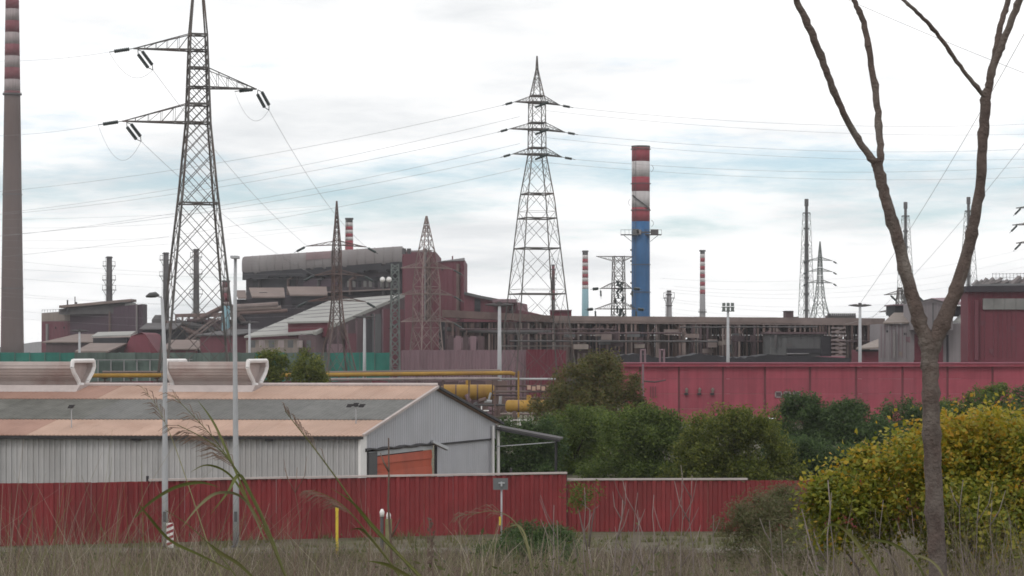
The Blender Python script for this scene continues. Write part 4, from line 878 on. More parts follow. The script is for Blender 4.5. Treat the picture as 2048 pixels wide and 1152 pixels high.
for k in range(9):   # uprights and panels on the gable wall
    f = 0.12 + 0.1 * k; a = g0.lerp(g1_, f); zt_ = E2.lerp(Rr, f).z - 0.6; m = MB(); m.beam(a + Vector((0.5, -0.25, 0)), a + Vector((0.5, -0.25, zt_)), 0.22); m.build('upright', MT['mauve'], SR)
for f0, f1, z0, z1, mt in ((0.30, 0.42, 0, 9.0, 'red_clad'), (0.52, 0.60, 0, 11.5, 'wall_black'), (0.60, 0.70, 0, 12.5, 'slate'), (0.72, 0.98, 0, 13.5, 'red_clad'), (0.1, 0.27, 3, 7.2, 'mauve')):
    a, b_ = g0.lerp(g1_, f0), g0.lerp(g1_, f1); o_ = Vector((0.55, -0.3, 0)); m = MB(); m.hexa([a + o_ + Vector((0, 0, z0)), b_ + o_ + Vector((0, 0, z0)), b_ + o_ + Vector((-0.2, 0.3, z0)), a + o_ + Vector((-0.2, 0.3, z0))], [a + o_ + Vector((0, 0, z1)), b_ + o_ + Vector((0, 0, z1)), b_ + o_ + Vector((-0.2, 0.3, z1)), a + o_ + Vector((-0.2, 0.3, z1))]); m.build('wall_panel', MT[mt], SR)
pblock(SR, 'red_dormer_wall', MT['red_clad2'], 576, 655, 646, 644, 408, 402, 14, ybot=674)
q = [W(574, 647, 407), W(657, 645, 401), W(665, 638, 414), W(590, 639, 420)]; MB().hexa(q, [p + Vector((0, 0, 0.3)) for p in q]).build('dormer_roof', MT['paleroof'], SR)
pblock(SR, 'front_wall', MT['beige'], 492, 628, 680, 676, 416, 402, 3)
for k in range(7): m = MB(); m.box(W(505 + 19 * k, 688, 401), (0.9, 0.5, 1.2)); m.build('pale_opening', MT['cwhite_old' if k % 2 else 'slate'], SR)
# red block
RB = thing('red_block', 'tall dark red windowless block right of the great hall', 'building', G(866, 455))
pblock(RB, 'main_wall', MT['red_clad'], 805, 872, 504, 504, 468, 456, 34)
pblock(RB, 'right_wall', MT['red_clad'], 872.3, 928, 525, 517, 456, 451, 34)
pblock(RB, 'roof_edge', MT['cgrey'], 872, 929, 523.5, 515.5, 455.5, 450.6, 2, ybot=522)
pblock(RB, 'roof_house', MT['hood'], 816, 862, 501, 500, 470, 462, 10, ybot=516)
for px in (806, 838, 905): m = MB(); m.beam(W(px, 640, 455), W(px, 512, 455), 0.18); m.build('rib', MT['red_clad'], RB)
for px in (808, 818, 850): m = MB(); m.tube([W(px, 508, 462), W(px, 497, 462)], 0.4, 8); m.build('roof_pipe', MT['cdark'], RB)
# stepped building to the right of it
ST = thing('stepped_building', 'dark red building with a falling roofline right of the red block', 'building', G(1020, 440))
MB().prism([W(928, 645, 440), W(928, 587, 440), W(960, 594, 440), W(1010, 604, 440), W(1034, 604, 440), W(1036, 619, 440), W(1100, 634, 440), W(1142, 641, 440), W(1142, 740, 440), W(928, 740, 440)], (2, 25, 0)).build('wall', MT['red_clad'], ST)
m = MB(); m.tube([W(928, 586, 439.5), W(962, 594, 439.5), W(1010, 603, 439.5)], 0.35, 4); m.build('roof_edge', MT['slate'], ST)
pblock(ST, 'dark_bay', MT['wall_black'], 949, 961, 596, 599, 439.7, 439.7, 1, ybot=632)
pblock(ST, 'roof_house', MT['mauve'], 985, 1034, 598, 598, 436, 436, 6, ybot=605)
gb = thing('roof_cabin', 'small red flat cabin on the gallery roof below the central pylon', 'cabin', W(1122, 640, 372))
pblock(gb, 'wall', MT['red_clad2'], 1101, 1143, 622, 622, 372, 372, 6, ybot=640.5)
pblock(gb, 'roof', MT['mauve'], 1100, 1144, 619.5, 619.5, 371.6, 371.6, 7, ybot=621.9)

# ------------------------------------------------------------------ long steel gallery behind the pink wall
GL = thing('pipe_gallery', 'long rusty steel gallery of columns and pipes behind the pink wall', 'gallery', G(1320, 350))
d = 350
a, b_ = W(884, 634, 330), W(1110, 645, 350)
m = MB(); m.hexa([a, b_, b_ + Vector((0, 7, 0)), a + Vector((0, 7, 0))], [p + Vector((0, 0, 1.0)) for p in (a, b_, b_ + Vector((0, 7, 0)), a + Vector((0, 7, 0)))]); m.build('roof_beam', MT['rust'], GL)
a, b_ = W(1110, 646, d), W(1770, 651, d)
m = MB(); m.hexa([a, b_, b_ + Vector((0, 7, 0)), a + Vector((0, 7, 0))], [p + Vector((0, 0, 1.05)) for p in (a, b_, b_ + Vector((0, 7, 0)), a + Vector((0, 7, 0)))]); m.build('roof_beam', MT['rustpale'], GL)
m = MB(); m.beam(W(1110, 641, d), W(1600, 645, d), 0.12); m.build('roof_pipe', MT['tanroof'], GL)
rs = random.Random(21)
px = 892
while px < 1765:
    dd = 330 + (px - 884) / 226 * 20 if px < 1110 else d
    dd += rs.choice((0.3, 0.3, 2.5, 5.5))
    m = MB(); m.beam(G(px, dd), W(px, 646, dd), rs.uniform(0.13, 0.26)); m.build('column', MT[rs.choice(['rust', 'rust', 'rustpale', 'mauve_dark'])], GL)
    px += rs.uniform(3.5, 8)
for k in range(5):   # pipe runs
    x0 = rs.uniform(890, 1500); x1 = min(1765, x0 + rs.uniform(120, 420)); y_ = rs.choice((656, 660, 666, 681, 688, 694, 702, 709)) + rs.uniform(-2, 2); dd = 346 + rs.uniform(0, 5) if x0 > 1110 else 330
    m = MB(); m.tube([W(x0, y_, dd), W(x1, y_ + rs.uniform(-1, 1), dd)], rs.uniform(0.07, 0.14), 8); m.build('pipe', MT[rs.choice(['rust', 'rustpale', 'mauve_dark', 'cdark'])], GL)
px = 890
while px < 1765:   # cladding behind: upper strip, gap with sky showing here and there, lower strip
    w_ = rs.uniform(8, 26); x1 = min(px + w_, 1766); dd = 338 + (px - 884) / 226 * 18 if px < 1110 else 356.5
    mt = rs.choice(['mauve_dark', 'mauve_dark', 'wall_black', 'rust', 'wall_dark', 'beige' if px > 1300 else 'wall_black'])
    pblock(GL, 'cladding_panel', MT[mt], px, x1 - 0.4, 644, 644, dd, dd, 0.3, ybot=670)
    op = rs.random()
    if op < 0.16: pass
    else: pblock(GL, 'cladding_panel', MT[rs.choice(['wall_dark', 'mauve_dark', 'beige'])], px, x1 - 0.4, 670.5, 670.5, dd + 0.4, dd + 0.4, 0.3, ybot=679)
    mt = rs.choice(['mauve_dark', 'wall_dark', 'rust', 'wall_black'] + (['beige', 'beige'] if px > 1350 else []))
    pblock(GL, 'cladding_panel', MT[mt], px, x1 - 0.4, 678 + rs.uniform(-1.5, 1), 678, dd, dd, 0.3, ybot=790)
    px = x1
for k in range(26):   # cabinets, boxes and short panels hung on the frame
    px = rs.uniform(1120, 1560); w_ = rs.uniform(8, 30); y_ = rs.uniform(655, 700); h_ = rs.uniform(7, 18)
    pblock(GL, 'box_panel', MT[rs.choice(['beige', 'mauve', 'mauve_dark', 'slate', 'rustpale', 'beige'])], px, px + w_, y_, y_, 345.5 + rs.uniform(0, 3), 345.5 + rs.uniform(0, 3), 0.8, ybot=y_ + h_)
for k in range(20):
    px = rs.uniform(1120, 1740); m = MB(); m.beam(W(px, 652, 349.5), W(px + rs.choice((-16, 16)), 672, 349.5), 0.10); m.build('diagonal_brace', MT['rust'], GL)
# dark structure left of it under the beam
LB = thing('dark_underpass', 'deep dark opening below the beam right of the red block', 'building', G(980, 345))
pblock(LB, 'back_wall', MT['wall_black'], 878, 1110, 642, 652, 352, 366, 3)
pblock(LB, 'mauve_wall', MT['mauve'], 900, 968, 676, 674, 330, 328, 2)
for k in range(5): pblock(LB, 'mauve_bay', MT['mauve' if k % 2 else 'mauve_dark'], 896 + 15 * k, 907 + 15 * k, 672, 672, 327, 327, 0.8)
m = MB(); m.tube([W(886, 658, 335), W(1000, 664, 335), W(1100, 664, 342)], 0.3, 8); m.build('duct', MT['cdark'], LB)
# grey machine house and stair in front of the gallery
MH = thing('machine_house', 'plain grey concrete machine house behind the pink wall', 'building', G(1600, 338))
pblock(MH, 'wall', MT['slate'], 1541, 1648, 668, 668, 338, 338, 10)
pblock(MH, 'roof_slab', MT['mauve_dark'], 1537, 1652, 664, 664, 337.5, 337.5, 11, ybot=667.9)
pblock(MH, 'dark_slot', MT['wall_black'], 1574, 1640, 697, 697, 337.6, 337.6, 0.5, ybot=706)
pblock(MH, 'ledge', MT['cgrey'], 1574, 1618, 706.3, 706.3, 337.2, 337.2, 0.8, ybot=708)
pblock(MH, 'dark_doorway', MT['wall_black'], 1642, 1662, 672, 672, 337.4, 337.4, 0.7, ybot=716)
st = thing('stair_tower', 'narrow zigzag steel stair tower beside the grey machine house', 'stair tower', G(1678, 336))
for k in range(8):
    y_ = 656 + 8 * k; m = MB(); m.box(W(1677, y_, 336), (1.9, 1.4, 0.16)); m.build('landing', MT['cwhite_old'], st)
    m = MB(); m.beam(W(1668 if k % 2 else 1687, y_, 335.4), W(1687 if k % 2 else 1668, y_ + 8, 335.4), 0.10); m.build('flight', MT['rustpale'], st)
for px in (1666, 1689): m = MB(); m.beam(G(px, 336), W(px, 650, 336), 0.12); m.build('post', MT['rust'], st)
pblock(st, 'base_block', MT['pinkcap'], 1610, 1690, 713, 713, 334.6, 334.6, 1.2)
# boxes on the gallery roof
for x0, x1, y_, lab in ((1571, 1587, 623, 'tall dark box on the gallery roof left of the flare mast'), (1588, 1597, 635, 'low dark box on the gallery roof left of the flare mast')):
    r = thing('roof_box', lab, 'cabin', W(x0, 645, 355)); pblock(r, 'body', MT['mauve_dark'], x0, x1, y_, y_, 355, 355, 3, ybot=645.3); pblock(r, 'lid', MT['cdark'], x0 - 0.5, x1 + 0.5, y_ - 1.5, y_ - 1.5, 354.8, 354.8, 3.4, ybot=y_ - 0.1)
ct = thing('cooling_unit', 'dark slatted cooling unit with a row of fins on the skyline', 'cooling unit', W(1685, 646, 362))
pblock(ct, 'body', MT['mauve_dark'], 1657, 1712, 631, 631, 362, 362, 4, ybot=647)
for k in range(14): pblock(ct, 'fin', MT['cdark'], 1656 + 4.1 * k, 1658.2 + 4.1 * k, 626.5, 626.5, 361.6, 361.6, 0.8, ybot=641)
for k in range(3): pblock(ct, 'vent_slat', MT['cdark'], 1657 + 18 * k, 1673 + 18 * k, 633, 633, 361.4, 361.4, 0.3, ybot=640)
# gallery lower front clutter, dark strip above the pink wall
m = MB()
cl_ = thing('scrap_bank', 'dark bank of material just above the pink wall coping', 'scrap heap', G(1420, 300))
pts = [W(1235, 760, 300)]
for k in range(40): pts.append(W(1235 + 300 * k / 39, 714 - 4 * math.sin(k * 0.35) - rs.uniform(0, 4), 300))
pts += [W(1700, 716, 300), W(1700, 760, 300)]
MB().prism(pts, (0, 10, 0)).build('bank', MT['wall_black'], cl_)
for px in (1286, 1324):
    r = thing('twin_pipe', 'pair of upright pink pipes above the coping, %s pair' % ('left' if px < 1300 else 'right'), 'pipe', G(px, 290), 'upright pink pipes')
    for k in (-4, 4): m = MB(); m.tube([G(px + k, 290), W(px + k, 698, 290)], 0.14, 6); m.build('pipe', MT['mauve'], r)
    m = MB(); m.tube([W(px - 4, 700, 290), W(px + 4, 700, 290)], 0.12, 6); m.build('bridge_pipe', MT['mauve'], r)

# right: grey mill and red building
GM = thing('grey_mill', 'grey mill building with a raised gabled bay behind the bare tree fork', 'building', G(1846, 330))
pblock(GM, 'front_wall', MT['millgrey'], 1757, 1936, 648, 646, 330, 328, 8)
q = [W(1766, 648, 329), W(1840, 646.5, 329), W(1826, 628, 336), W(1788, 628, 336)]; MB().hexa(q, [p + Vector((0, 0, 0.2)) for p in q]).build('tan_roof', MT['beige'], GM)
pblock(GM, 'dark_monitor', MT['wall_black'], 1790, 1836, 611, 611, 337, 337, 8, ybot=630)
pblock(GM, 'monitor_roof', MT['mauve'], 1788, 1838, 608.5, 608.5, 336.6, 336.6, 9, ybot=610.9)
MB().prism([W(1826, 660, 326), W(1826, 607, 326), W(1862, 599, 326), W(1906, 610, 326), W(1906, 660, 326)], (0, 8, 0)).build('raised_bay', MT['millgrey'], GM)
for k in range(9): m = MB(); m.beam(W(1830 + 9 * k, 655, 325.9), W(1830 + 9 * k, 606 + abs(k - 4) * 1.2, 325.9), 0.09); m.build('bay_rib', MT['slate' if k % 3 == 1 else 'millgrey'], GM)
m = MB(); m.tube([W(1823, 608, 325.6), W(1862, 598, 325.6), W(1910, 611, 325.6)], 0.14, 4); m.build('bay_verge', MT['cdark'], GM)
q = [W(1862, 599, 327), W(1906, 610, 326.5), W(1936, 610, 340), W(1895, 598, 346)]; MB().hexa(q, [p + Vector((0, 0, 0.2)) for p in q]).build('bay_roof', MT['mauve'], GM)
pblock(GM, 'side_monitor', MT['wall_dark'], 1906.5, 1936, 612, 612, 335, 335, 8, ybot=632)
q = [W(1906, 646, 329), W(1936, 646, 329), W(1936, 628, 335), W(1920, 632, 335)]; MB().hexa(q, [p + Vector((0, 0, 0.2)) for p in q]).build('side_roof', MT['paleroof'], GM)
pblock(GM, 'red_door', MT['red_clad2'], 1828, 1886, 668, 668, 329.0, 328.4, 0.3)
pblock(GM, 'drain', MT['wall_black'], 1893, 1897, 670, 670, 328.2, 328.2, 0.2)
for k in range(11): m = MB(); x_ = 1760 + 17 * k; m.beam(W(x_, 720, 328.6), W(x_, 650, 328.6), 0.05); m.build('wall_rib', MT['millgrey'], GM)
lt = thing('lean_to', 'small lean-to with a pale roof and red wall left of the grey mill', 'building', G(1735, 322), 'low works buildings')
q = [W(1712, 699, 318), W(1757, 697, 318), W(1757, 681, 327), W(1748, 684, 327)]; MB().hexa(q, [p + Vector((0, 0, 0.2)) for p in q]).build('roof', MT['beige'], lt)
pblock(lt, 'wall', MT['red_clad2'], 1716, 1757, 700, 700, 319, 319, 6); pblock(lt, 'dark_eave', MT['wall_black'], 1712, 1756.5, 699.5, 699.5, 318.8, 318.8, 0.3, ybot=703)
RD_ = thing('red_building', 'tall dark red building with a grey window band at the right edge', 'building', G(2000, 300))
pblock(RD_, 'front_wall', MT['red_clad2'], 1936, 2210, 583, 580, 305, 304, 5)
pblock(RD_, 'parapet', MT['wall_dark'], 1932, 2214, 572, 569, 304.3, 303.3, 6, ybot=583.5)
pblock(RD_, 'left_reveal', MT['red_clad'], 1950, 1957, 600, 600, 304.5, 304.3, 0.5, ybot=720)
for k in range(8): pblock(RD_, 'window_band', MT['greywin'], 1966 + 22 * k, 1987.5 + 22 * k, 597, 597, 304.6 - 0.08 * k, 304.5 - 0.08 * k, 0.4, ybot=619)
m = MB(); rs = random.Random(31)
for k in range(26):
    x_ = rs.uniform(1944, 2090); a = W(x_, 572, 307); top = 562 - 8 * min(1, (x_ - 1940) / 60); m.tube([a, W(x_ + rs.uniform(8, 30), top + rs.uniform(-4, 8), 307)], rs.uniform(0.12, 0.4), 6)
m.build('roof_pipework', MT['hood'], RD_)
m = MB()
for k in range(18): m.beam(W(1985 + 7 * k, 566, 308), W(1985 + 7 * k, 546, 308), 0.035)
m.beam(W(1985, 548, 308), W(2110, 546, 308), 0.04); m.beam(W(1985, 556, 308), W(2110, 554, 308), 0.03); m.build('roof_railing', MT['cgrey'], RD_)
m = MB(); m.hexa([W(1940, 573, 306), W(2100, 571, 306), W(2100, 571, 311), W(1940, 573, 311)], [W(1968, 562, 308), W(2100, 557, 308), W(2100, 557, 310), W(1968, 562, 310)]); m.build('roof_mound', MT['slate'], RD_)

# ------------------------------------------------------------------ floodlight poles
def flood(px, yt, yb_, d, lab, kind):
    b = G(px, d); zt_ = gz(yt, d); r = thing('floodlight_pole', lab, 'floodlight', b, 'pale floodlight poles in the works')
    m = MB(); m.tube([b, b + Vector((0, 0, zt_))], [0.24, 0.14], 10); m.build('pole', MT['galv'], r, True)
    if kind == 0:
        for k in range(2):
            for q_ in range(3):
                m = MB(); m.box(b + Vector(((q_ - 1) * 0.5, -0.2, zt_ + 0.2 + 0.55 * k)), (0.36, 0.25, 0.4)); m.build('lamp_head', MT['pylon3'], r)
        m = MB(); m.box(b + Vector((0, 0, zt_ + 0.45)), (1.5, 0.1, 0.1)); m.box(b + Vector((0, 0, zt_ - 0.02)), (1.5, 0.1, 0.1)); m.build('frame', MT['pylon3'], r)
    else:
        for sx in (-1, 1):
            m = MB(); m.tube([b + Vector((0, 0, zt_ - 0.05)), b + Vector((sx * 0.5, 0, zt_ + 0.02)), b + Vector((sx * 1.3, 0, zt_ + 0.03))], [0.12, 0.16, 0.04], 8); m.build('lamp_head', MT['cdark'], r)
        m = MB(); m.tube([b + Vector((0, 0, zt_ - 0.1)), b + Vector((0, 0, zt_ + 0.3))], 0.2, 8); m.build('cap', MT['cdark'], r)
flood(1456, 622, 720, 280, 'pale pole with a square bank of lamps above the pink wall', 0)
flood(1720, 611, 720, 270, 'pale pole with two flat lamp arms left of the bare tree', 1)
flood(729, 634, 745, 270, 'pale pole standing before the green screen', 1)
flood(999, 610, 830, 215, 'tall pale pole beside the yellow tanks', 1)
flood(499, 645, 710, 330, 'short pale pole with lamp arms near the right lamp post', 1)
flood(159, 662, 710, 330, 'faint pale pole with lamp arms before the purple hall', 1)

# ------------------------------------------------------------------ green screen, mauve fence, pipes and tanks
GS = thing('green_screen', 'green mesh screen fence crossing behind the shed', 'fence', G(380, 300))
for k in range(28):
    x0 = -60 + 30 * k; mt = 'green' if (x0 < 130 or x0 > 640) else ('greengrey' if x0 < 500 or x0 > 560 else 'green')
    pblock(GS, 'screen_panel', MT[mt], x0, x0 + 29.3, 706 - (k % 3) * 0.5, 705, 300, 300, 0.1, ybot=765)
    m = MB(); m.beam(G(x0 - 0.4, 299.8), W(x0 - 0.4, 704, 299.8), 0.06); m.build('post', MT['greengrey'], GS)
MF = thing('mauve_fence', 'mauve corrugated sheet fence behind the yellow pipe', 'fence', G(920, 290))
for k in range(14):
    x0, x1 = 803 + 17.8 * k, 803 + 17.8 * (k + 1) - 0.2; corr(G(x0, 290), G(x1, 290), 0, gz(700, 290), gz(700, 290), 0.36, 0.07, (0, -1, 0)).build('panel', MT['mauve'], MF)
for k in range(4):
    x0, x1 = 1052 + 20 * k, 1052 + 20 * (k + 1) - 0.2; corr(G(x0, 289), G(x1, 289), 0, gz(699, 289), gz(699 + (2 if k > 2 else 0), 289), 0.36, 0.07, (0, -1, 0)).build('panel', MT['red_clad2'], MF)
lp = thing('post_fence', 'row of pale posts with a rail before the green screen at left', 'fence', G(250, 240))
for k in range(9): m = MB(); m.beam(G(170 + 26 * k, 240), W(170 + 26 * k, 719, 240), 0.07); m.build('post', MT['cgrey'], lp)
m = MB(); m.beam(W(165, 720, 239.9), W(385, 719, 239.9), 0.05); m.build('rail', MT['cgrey'], lp)
for k in range(8): pblock(lp, 'mesh_panel', MT['greengrey'], 171 + 26 * k, 195 + 26 * k, 724, 724, 240.3, 240.3, 0.03, 0)
RISE = MB().tube([W(1037, 742, 200), W(1037, 835, 200)], 0.08, 8)
YP = thing('yellow_pipeline', 'long yellow pipeline on low trestles crossing behind the shed ridge', 'pipeline', G(620, 200))
m = MB(); m.tube([W(180, 751, 200), W(620, 750, 200), W(1010, 746, 200), W(1022, 746, 200), W(1030, 749, 200)], 0.18, 12); m.build('main_pipe', MT['yellow'], YP, True)
RISE.build('riser', MT['yellow'], YP)
m = MB(); m.tube([W(205, 744, 203), W(620, 745, 203), W(1000, 741, 203)], 0.10, 8); m.build('thin_pipe', MT['tanroof'], YP)
m = MB(); m.tube([W(640, 759, 199), W(1000, 757, 199)], 0.12, 8); m.build('white_pipe', MT['cwhite_old'], YP)
for px in range(210, 1010, 52): m = MB(); m.beam(G(px, 200.5), W(px, 749, 200.5), 0.09); m.beam(W(px - 6, 757, 200.4), W(px + 6, 757, 200.4), 0.07); m.build('trestle', MT['rust'], YP)
wl = thing('rusty_wall', 'low rusty red retaining wall under the yellow pipeline', 'wall', G(600, 208))
rs = random.Random(5); px = 180
while px < 1000:
    x1 = px + rs.uniform(22, 48); pblock(wl, 'slab', MT[rs.choice(['mauve_dark', 'red_clad', 'rust', 'mauve_dark'])], px, x1 - 0.5, 761 + rs.uniform(-2, 4), 762, 208, 208, 0.5); px = x1
def tank(name, lab, x0, x1, y0, y1, d):
    a, b_ = W(x0, (y0 + y1) / 2, d), W(x1, (y0 + y1) / 2, d); R_ = (y1 - y0) / 2 / F * d; r = thing(name, lab, 'tank', G((x0 + x1) / 2, d), 'yellow tanks'); t = (b_ - a).normalized()
    m = MB(); m.tube([a - t * R_ * 0.45, a - t * R_ * 0.3, a, b_, b_ + t * R_ * 0.3, b_ + t * R_ * 0.45], [R_ * 0.3, R_ * 0.8, R_, R_, R_ * 0.8, R_ * 0.3], 20, rot=0); m.build('shell', MT['yellow'], r, True)
    for f in (0.25, 0.7): c = a.lerp(b_, f); m = MB(); m.tube([c - t * 0.06, c + t * 0.06], R_ * 1.03, 20, rot=0); m.build('band', MT['rust'], r)
    for f in (0.15, 0.85): c = a.lerp(b_, f); m = MB(); m.box((c.x, c.y, (c.z - R_ * 0.8) / 2), (0.3, R_ * 1.4, c.z - R_ * 0.8)); m.build('saddle', MT['rust'], r)
    m = MB(); c = a.lerp(b_, 0.5); m.tube([c + Vector((0, 0, R_ * 0.9)), c + Vector((0, 0, R_ + 0.4))], 0.2, 8); m.build('manhole', MT['yellow'], r)
tank('yellow_tank', 'upper yellow tank just beyond the shed ridge', 888, 984, 769, 800, 205)
tank('yellow_tank', 'lower yellow tank half hidden by the olive tree', 1016, 1100, 800, 824, 196)
sc = thing('pipe_rack', 'rusty pipe rack with railings between the yellow tanks', 'pipe rack', G(1020, 200))
for px in (985, 994, 1022, 1033, 1046, 1056, 1082, 1104): m = MB(); m.beam(G(px, 201), W(px, 742 if px < 1060 else 752, 201), 0.07); m.build('column', MT['rust'], sc)
for y_, x0, x1, mt in ((758, 985, 1112, 'galv'), (772, 990, 1115, 'rust'), (783, 985, 1115, 'rustpale'), (796, 1010, 1112, 'rust'), (790, 985, 1040, 'mauve_dark'), (828, 1000, 1120, 'rustpale'), (810, 950, 1010, 'cdark')):
    m = MB(); m.tube([W(x0, y_, 200.6), W(x1, y_, 200.6)], 0.09, 6); m.build('rail', MT[mt], sc)
for k in range(7): m = MB(); m.box(W(1058 + 9.5 * k, 775 + (k % 2) * 2, 200.2), (0.3, 0.3, 0.34)); m.build('orange_box', MT['peach'], sc)
rs = random.Random(17)
for k in range(22):
    c = W(rs.uniform(935, 1010), rs.uniform(800, 832), 203); m = MB(); m.tube([c, c + Vector((rs.uniform(-0.7, 0.7), 0, rs.uniform(-0.5, 0.9)))], rs.uniform(0.05, 0.2), 7); m.build('valve_pipe', MT[rs.choice(['cdark', 'rust', 'galv', 'slate', 'mauve'])], sc)
wr = thing('white_railing', 'low white railing just right of the shed roof', 'railing', G(1010, 170))
for k in range(8): m = MB(); m.beam(G(950 + 18 * k, 170), W(950 + 18 * k, 838, 170), 0.04); m.build('post', MT['white'], wr)
for y_ in (840, 848): m = MB(); m.beam(W(948, y_, 170), W(1078, y_, 170), 0.035); m.build('rail', MT['white'], wr)
cr = thing('white_cross_post', 'thin white cross shaped post beside the shed roof', 'post', G(963, 165)); m = MB(); m.beam(G(963, 165), W(963, 812, 165), 0.06); m.build('upright', MT['white'], cr); m = MB(); m.beam(W(948, 822, 164.9), W(978, 821, 164.9), 0.05); m.build('crossbar', MT['white'], cr)

# ------------------------------------------------------------------ haze over the works
hz = MB(); hz.box((0, 1000, 38), (1900, 2140, 78)); ho = hz.build('haze', MT['cable']); ho.data.materials.clear()
hm = bpy.data.materials.new('haze'); hm.use_nodes = True; hn = hm.node_tree.nodes
for n in list(hn):
    if n.type != 'OUTPUT_MATERIAL': hn.remove(n)
hv = hn.new('ShaderNodeVolumePrincipled'); hv.inputs['Color'].default_value = (0.96, 0.97, 1.0, 1); hv.inputs['Density'].default_value = 0.00013
hm.node_tree.links.new(hv.outputs[0], [n for n in hn if n.type == 'OUTPUT_MATERIAL'][0].inputs['Volume']); ho.data.materials.append(hm); ho['kind'] = 'stuff'; ho['label'] = 'thin pale haze over the whole works'

# ------------------------------------------------------------------ cladding seams, small openings, ladders and ducts on the works buildings
def dress(parent, px0, px1, yt0, yt1, d0, d1, ybot, seed, seam=7.0, mat='mauve_dark', wins=0, ducts=0, wmat='wall_black', patches=3, pm=('mauve_dark', 'red_clad', 'purple')):
    rs_ = random.Random(seed); f = lambda px: (px - px0) / (px1 - px0); dd = lambda px: d0 + (d1 - d0) * f(px); yt = lambda px: yt0 + (yt1 - yt0) * f(px); px = px0 + seam * 0.5
    while px < px1 - 1:
        d_ = dd(px) - 0.06; MB().beam(W(px, ybot, d_), W(px, yt(px) + 0.6, d_), 0.045).build('seam', MT[mat], parent); px += seam * rs_.choice((1, 1, 1, 2))
    for k in range(patches):
        px = rs_.uniform(px0 + 3, px1 - seam * 2); w_ = seam * rs_.choice((1, 1, 2)); y0 = rs_.uniform(yt(px) + 4, ybot - 8); d_ = dd(px) - 0.10
        MB().prism([W(px, y0, d_), W(px + w_, y0, d_), W(px + w_, y0 + rs_.uniform(5, 16), d_), W(px, y0 + rs_.uniform(5, 16), d_)], (0, 0.05, 0)).build('patch_sheet', MT[rs_.choice(pm)], parent)
    for k in range(wins):
        px = px0 + (k + 0.5) * (px1 - px0) / wins + rs_.uniform(-2, 2); y0 = yt(px) + rs_.uniform(10, 18); d_ = dd(px) - 0.12
        MB().prism([W(px - 2.2, y0, d_), W(px + 2.2, y0, d_), W(px + 2.2, y0 + 4.2, d_), W(px - 2.2, y0 + 4.2, d_)], (0, 0.06, 0)).build('window', MT[wmat], parent)
    for k in range(ducts):
        px = rs_.uniform(px0 + 4, px1 - 4); d_ = dd(px) - 0.5; MB().tube([W(px, ybot, d_), W(px, yt(px) - rs_.uniform(-14, 3), d_)], rs_.uniform(0.15, 0.38), 8).build('duct', MT[rs_.choice(('cdark', 'rust', 'hood'))], parent)
dress(h, 141, 284, 621, 609, 565, 545, 690, 1, 8, 'wall_dark', 0, 2, pm=('wall_dark', 'purple', 'mauve_dark'))
dress(h, 84, 140, 643, 640, 575, 566, 690, 2, 7, 'mauve_dark', 3, 1)
dress(RB, 806, 871, 505, 505, 468, 456, 640, 3, 6, 'red_clad2', 0, 2); dress(RB, 873, 927, 526, 518, 456, 451, 640, 4, 6, 'red_clad2', 2, 1)
dress(RD_, 1938, 2050, 584, 582, 305, 304.6, 716, 5, 9, 'red_clad', 0, 0, pm=('red_clad', 'red_clad2'))
dress(GM, 1759, 1826, 650, 649, 330, 329.2, 716, 6, 7, 'mauve', 2, 1, pm=('mauve', 'millgrey', 'beige'))
dress(MH, 1543, 1640, 670, 670, 338, 338, 696, 7, 13, 'cdark', 0, 1, pm=('slate', 'cdark'))
dress(ST, 962, 1034, 607, 607, 440, 440, 634, 8, 6, 'mauve_dark', 3, 1)
for k in range(1, 14):
    f_ = k / 14.0; p0_ = pq(f_, gz(590, dl + (dr_ - dl) * f_), 0.1); p1_ = pq(f_, gz(548 - 16 * f_, dl + (dr_ - dl) * f_), 0.1); MB().beam(p0_, p1_, 0.12).build('wall_rib', MT['mauve_dark'], H)
for k in range(9):
    f_ = 0.66 + 0.033 * k; d_ = dl + (dr_ - dl) * f_; c_ = pq(f_, gz(568, d_), 0.15); MB().box(c_, (1.0, 0.2, 1.3)).build('window', MT['greywin' if k % 3 else 'wall_black'], H)
for k in range(5):
    f_ = 0.1 + 0.2 * k; d_ = dl + (dr_ - dl) * f_; MB().tube([pq(f_, gz(590, d_), 1.0), pq(f_, gz(560, d_), 1.0), pq(f_ + 0.03, gz(556, d_), 1.0)], 0.35, 8).build('duct', MT['rust' if k % 2 else 'cdark'], H)

# ------------------------------------------------------------------ vegetation
def npmesh(name, verts, faces, mat, parent=None, kind=None, smooth=False):
    me = bpy.data.meshes.new(name); off = ORIG[parent.name] if parent is not None else Vector((0, 0, 0))
    v = np.asarray(verts, dtype=np.float32) - np.array(off, dtype=np.float32); f = np.asarray(faces, dtype=np.int32); k = f.shape[1]
    me.vertices.add(len(v)); me.vertices.foreach_set('co', v.ravel())
    me.loops.add(f.size); me.loops.foreach_set('vertex_index', f.ravel())
    me.polygons.add(len(f)); me.polygons.foreach_set('loop_start', np.arange(0, f.size, k, dtype=np.int32)); me.polygons.foreach_set('loop_total', np.full(len(f), k, dtype=np.int32))
    me.update(calc_edges=True); me.validate()
    me.materials.append(mat); o = bpy.data.objects.new(name, me); col.objects.link(o)
    if parent is not None: o.parent = parent
    ORIG[o.name] = off
    if kind: o['kind'] = kind
    return o
